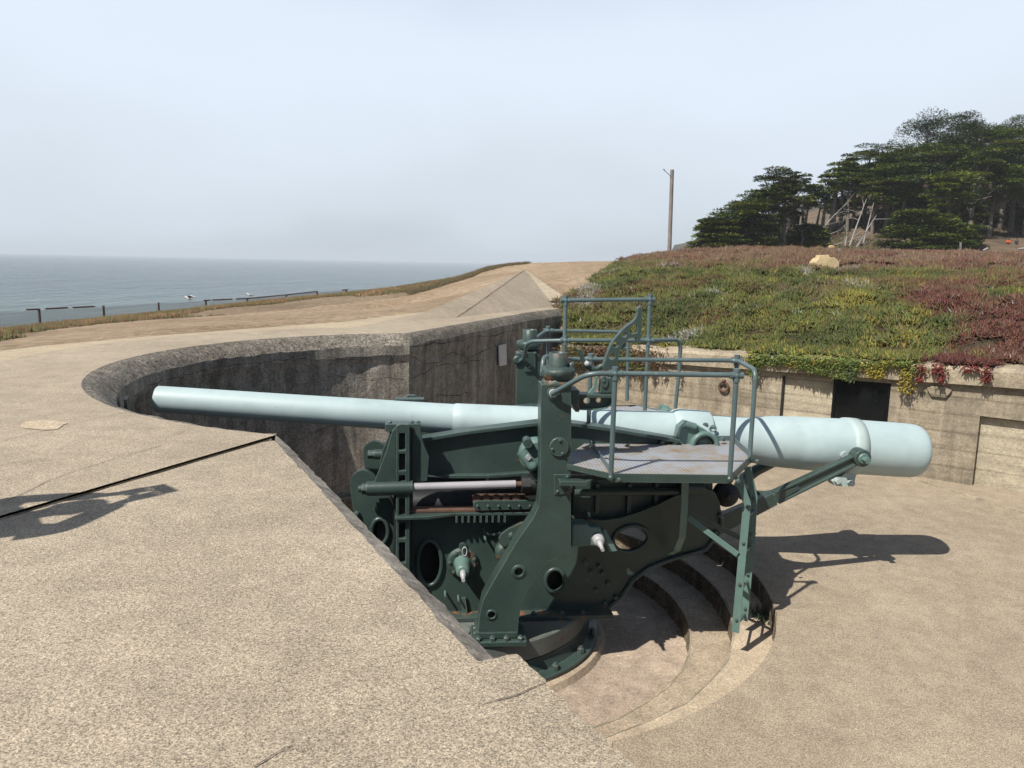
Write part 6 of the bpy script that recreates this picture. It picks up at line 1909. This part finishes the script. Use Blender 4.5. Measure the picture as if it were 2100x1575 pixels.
for (i, f0, f1) in segs:
    m = MB(); a, b = along(i, f0), along(i, f1); m.cyl(a - Z3 * 0.02, b - Z3 * 0.02, 0.04, 8); m.build('top_rail', M['post'], fence)
# woven wire
VV, FF = [], []
def wire(a, b, r=0.010):
    o = len(VV)
    d = (b - a).normalized(); s = d.cross(Vector((0.2, 1, 0.1))).normalized() * r; t = d.cross(s).normalized() * r
    for p in (a, b):
        for k in range(3):
            an = 2 * math.pi * k / 3; VV.append(p + s * math.cos(an) + t * math.sin(an))
    for k in range(3): FF.append((o + k, o + (k + 1) % 3, o + 3 + (k + 1) % 3, o + 3 + k))
HGT = 1.15
for i in range(len(tops) - 1):
    a, b = tops[i] - Z3 * 0.06, tops[i + 1] - Z3 * 0.06
    ln = (b - a).length; n = max(4, int(ln / 0.15)); dz = HGT
    sl = dz / (ln / n) * 0 + HGT / 0.13 * 0.62
    for k in range(-int(HGT / 0.10), n):
        for sg in (0, 1):
            f0, f1 = k / n, (k + HGT / 0.10) / n
            z0, z1 = 0.0, -HGT
            if f0 < 0: z0 = -HGT * (-f0) / (f1 - f0); f0c = 0.0
            else: f0c = f0
            if f1 > 1: z1 = -HGT * (1 - f0) / (f1 - f0); f1c = 1.0
            else: f1c = f1
            p, q = a.lerp(b, f0c), a.lerp(b, f1c)
            if sg == 0: wire(p + Z3 * z0, q + Z3 * z1)
            else: wire(p + Z3 * (-HGT - z0), q + Z3 * (-HGT - z1))
me = bpy.data.meshes.new('wire_mesh'); fl_loc = Vector(fence.location)
me.from_pydata([tuple(p - fl_loc) for p in VV], [], FF); me.materials.append(M['wire'])
wo = bpy.data.objects.new('wire_mesh', me); COL.objects.link(wo); wo.parent = fence; wo["kind"] = 'stuff'

# ---- gulls
M['gull_white'] = simple('gull_white', (0.75, 0.75, 0.74), 0.8)
M['gull_grey'] = simple('gull_grey', (0.22, 0.22, 0.23), 0.8)
M['gull_beak'] = simple('gull_beak', (0.6, 0.35, 0.05), 0.5)
def gull(p, face, label, spread=0.0, s=1.0):
    root = empty('gull', p, label, 'gull', 'gulls on the fence')
    f = Vector((face, -0.25, 0)).normalized(); sd_ = Vector((-f.y, f.x, 0))
    def at_(a, b, c): return (f * a + sd_ * b + Z3 * c) * s
    m = MB(); m.tube([at_(-0.24, 0, 0.15), at_(-0.15, 0, 0.165), at_(-0.03, 0, 0.175), at_(0.09, 0, 0.19), at_(0.15, 0, 0.235), at_(0.185, 0, 0.28), at_(0.225, 0, 0.295), at_(0.255, 0, 0.29)], [0.02 * s, 0.06 * s, 0.085 * s, 0.075 * s, 0.05 * s, 0.045 * s, 0.045 * s, 0.02 * s], 10)
    m.build('body', M['gull_white'], root, off=Vector((0, 0, 0)))
    for k in (-1, 1):
        m = MB()
        if spread:
            pts = [at_(0.06, 0.06 * k, 0.23), at_(0.04, 0.16 * k, 0.34), at_(-0.10, 0.20 * k, 0.36), at_(-0.33, 0.12 * k, 0.27), at_(-0.12, 0.08 * k, 0.2)]
        else:
            pts = [at_(0.09, 0.075 * k, 0.21), at_(0.0, 0.09 * k, 0.235), at_(-0.15, 0.065 * k, 0.215), at_(-0.32, 0.02 * k, 0.15), at_(-0.10, 0.092 * k, 0.145)]
        m.prism(pts, sd_ * 0.018 * k * s); m.build('wing', M['gull_grey'] if not (spread and k < 0) else M['gull_white'], root, off=Vector((0, 0, 0)))
        m = MB(); m.cyl(at_(-0.01, 0.03 * k, 0), at_(0.0, 0.03 * k, 0.12), 0.01 * s, 6); m.build('leg', M['gull_beak'], root, off=Vector((0, 0, 0)))
    m = MB(); m.cyl(at_(0.255, 0, 0.288), at_(0.315, 0, 0.278), 0.014 * s, 6, 0.004); m.build('beak', M['gull_beak'], root, off=Vector((0, 0, 0)))
g1 = tops[3].lerp(tops[4], 0.63)
gull(g1 - Z3 * 0.03, -1, 'gull lifting its wings on the bare wire of the bluff fence', 1.0, 0.95)
g2 = along(5, 0.07)
gull(g2 + Z3 * 0.035, -1, 'white gull sitting on the top rail of the bluff fence', 0.0, 0.85)

# ================================================================== PEOPLE
M['skin'] = simple('skin', (0.45, 0.27, 0.19), 0.6)
M['hair'] = simple('hair', (0.03, 0.02, 0.015), 0.6)
M['jacket_orange'] = simple('jacket_orange', (0.75, 0.10, 0.02), 0.8)
M['cloth_dark'] = simple('cloth_dark', (0.02, 0.02, 0.03), 0.8)
M['cloth_blue'] = simple('cloth_blue', (0.05, 0.08, 0.16), 0.8)
def skin_obj(name, verts, edges, radii, mat, parent, root_i=0, sub=2):
    me = bpy.data.meshes.new(name)
    me.from_pydata([tuple(v) for v in verts], edges, [])
    ob = bpy.data.objects.new(name, me); COL.objects.link(ob); ob.parent = parent
    ob.modifiers.new('skin', 'SKIN')
    if not me.skin_vertices: me.attributes.new('skin', 'FLOAT', 'POINT') if False else None
    bm = bmesh.new(); bm.from_mesh(me)
    ly = bm.verts.layers.skin.verify()
    bm.verts.ensure_lookup_table()
    for i, v in enumerate(bm.verts):
        r = radii[i]; v[ly].radius = r if isinstance(r, tuple) else (r, r); v[ly].use_root = (i == root_i)
    bm.to_mesh(me); bm.free()
    sb = ob.modifiers.new('sub', 'SUBSURF'); sb.levels = sub; sb.render_levels = sub
    me.materials.append(mat)
    return ob
def person(loc, yaw, label, J, jacket, trousers, hair=True, group=None):
    """J: joint dict in local coordinates (x right, y forward, z up)"""
    root = empty('person', loc, label, 'person', group); root.rotation_euler = (0, 0, yaw)
    K = list(J.keys()); I = {k: i for i, k in enumerate(K)}
    R = dict(pelvis=(.14, .11), waist=(.125, .10), chest=(.155, .115), neckb=(.07, .06), neck=(.052, .052), head=(.075, .085), crown=(.07, .085), shl=.065, shr=.065, ell=.042, elr=.042, wrl=.028, wrr=.028, hal=(.04, .02), har=(.04, .02), hil=.10, hir=.10, knl=.06, knr=.06, anl=.042, anr=.042, tol=(.045, .03), tor=(.045, .03))
    E = [('pelvis', 'waist'), ('waist', 'chest'), ('chest', 'neckb'), ('neckb', 'neck'), ('neck', 'head'), ('head', 'crown'), ('chest', 'shl'), ('chest', 'shr'), ('shl', 'ell'), ('ell', 'wrl'), ('wrl', 'hal'), ('shr', 'elr'), ('elr', 'wrr'), ('wrr', 'har'), ('pelvis', 'hil'), ('pelvis', 'hir'), ('hil', 'knl'), ('knl', 'anl'), ('anl', 'tol'), ('hir', 'knr'), ('knr', 'anr'), ('anr', 'tor')]
    V = [Vector(J[k]) for k in K]; Rr = [R[k] for k in K]; Ed = [(I[a], I[b]) for a, b in E]
    # five fingers on each hand
    for s in ('l', 'r'):
        w, h = Vector(J['wr' + s]), Vector(J['ha' + s]); d = (h - w).normalized(); side = d.cross(Vector((0, 0, 1))).normalized()
        for k in range(4):
            b = h + side * (k - 1.5) * 0.021 + d * 0.02; ln = (0.062, 0.074, 0.07, 0.054)[k]
            i0 = len(V); V += [b, b + d * ln * 0.55 - Vector((0, 0, .006)), b + d * ln * 0.9 - Vector((0, 0, .022))]; Rr += [.009, .0085, .0075]
            Ed += [(I['ha' + s], i0), (i0, i0 + 1), (i0 + 1, i0 + 2)]
        sg = 1 if s == 'l' else -1
        b = w.lerp(h, 0.5) + side * sg * 0.042; i0 = len(V); V += [b, b + d * 0.045 + side * sg * 0.012]; Rr += [.011, .009]; Ed += [(I['ha' + s], i0), (i0, i0 + 1)]
    skin_obj('body', V, Ed, Rr, M['skin'], root, I['pelvis'])
    def cover(name, keys, edges, grow, mat, rk):
        ii = {k: i for i, k in enumerate(keys)}
        rr = []
        for k in keys:
            r = R[k]; rr.append((r[0] + grow, r[1] + grow) if isinstance(r, tuple) else r + grow)
        skin_obj(name, [J[k] for k in keys], [(ii[a], ii[b]) for a, b in edges], rr, mat, root, ii[rk])
    cover('jacket', ['pelvis', 'waist', 'chest', 'neckb', 'shl', 'shr', 'ell', 'elr', 'wrl', 'wrr'], [e for e in E if e in (('pelvis', 'waist'), ('waist', 'chest'), ('chest', 'neckb'), ('chest', 'shl'), ('chest', 'shr'), ('shl', 'ell'), ('ell', 'wrl'), ('shr', 'elr'), ('elr', 'wrr'))], 0.018, jacket, 'waist')
    cover('trousers', ['pelvis', 'hil', 'hir', 'knl', 'knr', 'anl', 'anr'], [('pelvis', 'hil'), ('pelvis', 'hir'), ('hil', 'knl'), ('knl', 'anl'), ('hir', 'knr'), ('knr', 'anr')], 0.016, trousers, 'pelvis')
    hd = Vector(J['head'])
    m = MB(); m.ball(Vector(J['crown']) + Vector((0, -0.02, 0.005)), 0.105, 14, 9, sc=(0.86, 1.0, 0.9)); m.build('hair', M['hair'], root, off=Vector((0, 0, 0)))
    m = MB(); m.ball(hd + Vector((0, 0.10, 0.0)), 0.016, 8, 6); m.build('nose', M['skin'], root, off=Vector((0, 0, 0)))
    for k in (-1, 1):
        m = MB(); m.ball(hd + Vector((k * 0.032, 0.088, 0.03)), 0.012, 8, 6); m.build('eye', M['hair'], root, off=Vector((0, 0, 0)))
        m = MB(); m.ball(hd + Vector((k * 0.082, 0.0, 0.01)), 0.026, 8, 6, sc=(0.4, 0.7, 1)); m.build('ear', M['skin'], root, off=Vector((0, 0, 0)))
    return root
stand = dict(pelvis=(0, 0, .95), waist=(0, 0, 1.10), chest=(0, .0, 1.32), neckb=(0, 0, 1.45), neck=(0, .01, 1.50), head=(0, .03, 1.60), crown=(0, .02, 1.68), shl=(-.18, 0, 1.40), shr=(.18, 0, 1.40), ell=(-.25, .22, 1.22), elr=(.25, .22, 1.24), wrl=(-.07, .42, 1.36), wrr=(.07, .42, 1.36), hal=(-.05, .49, 1.42), har=(.05, .49, 1.42), hil=(-.09, 0, .90), hir=(.09, 0, .90), knl=(-.11, .02, .49), knr=(.11, .02, .49), anl=(-.11, -.02, .08), anr=(.11, -.02, .08), tol=(-.12, .14, .035), tor=(.12, .14, .035))
PL = Vector((-2.73, 2.04, ZS))
pw = person(PL, math.radians(-42), 'person left of the view, arms raised, shadow falling on the slab', stand, M['cloth_dark'], M['cloth_blue'])
m = MB(); m.box(Vector((0, .54, 1.47)), Vector((.075, 0, 0)), Vector((0, .005, .001)), Vector((0, 0, .038)))
ph = m.build('phone', M['black'], None, 0.003, off=Vector((0, 0, 0))); ph.location = PL; ph.rotation_euler = (0, 0, math.radians(-42))
tag(ph, 'black phone held up by the person left of the view', 'phone')
sit = dict(pelvis=(0, 0, .14), waist=(0, .02, .30), chest=(0, .06, .50), neckb=(0, .09, .62), neck=(0, .11, .67), head=(0, .15, .76), crown=(0, .15, .84), shl=(-.18, .06, .57), shr=(.18, .06, .57), ell=(-.26, .20, .40), elr=(.26, .20, .40), wrl=(-.12, .40, .42), wrr=(.12, .40, .42), hal=(-.06, .46, .42), har=(.06, .46, .42), hil=(-.09, .04, .13), hir=(.09, .04, .13), knl=(-.13, .42, .42), knr=(.13, .42, .42), anl=(-.12, .62, .06), anr=(.12, .62, .06), tol=(-.12, .76, .03), tor=(.12, .76, .03))
for (x, y, jk, lb) in ((2067, 503, M['jacket_orange'], 'distant person in an orange jacket sitting on the slope'), (2084, 503, M['cloth_dark'], 'distant person in dark clothes sitting beside the one in orange')):
    p = Vector(aty(x, y, 112)); p.z = float(hill(p.x, p.y)) - 0.02
    person(p, math.radians(150), lb, sit, jk, M['cloth_dark'], group='people sitting on the slope')
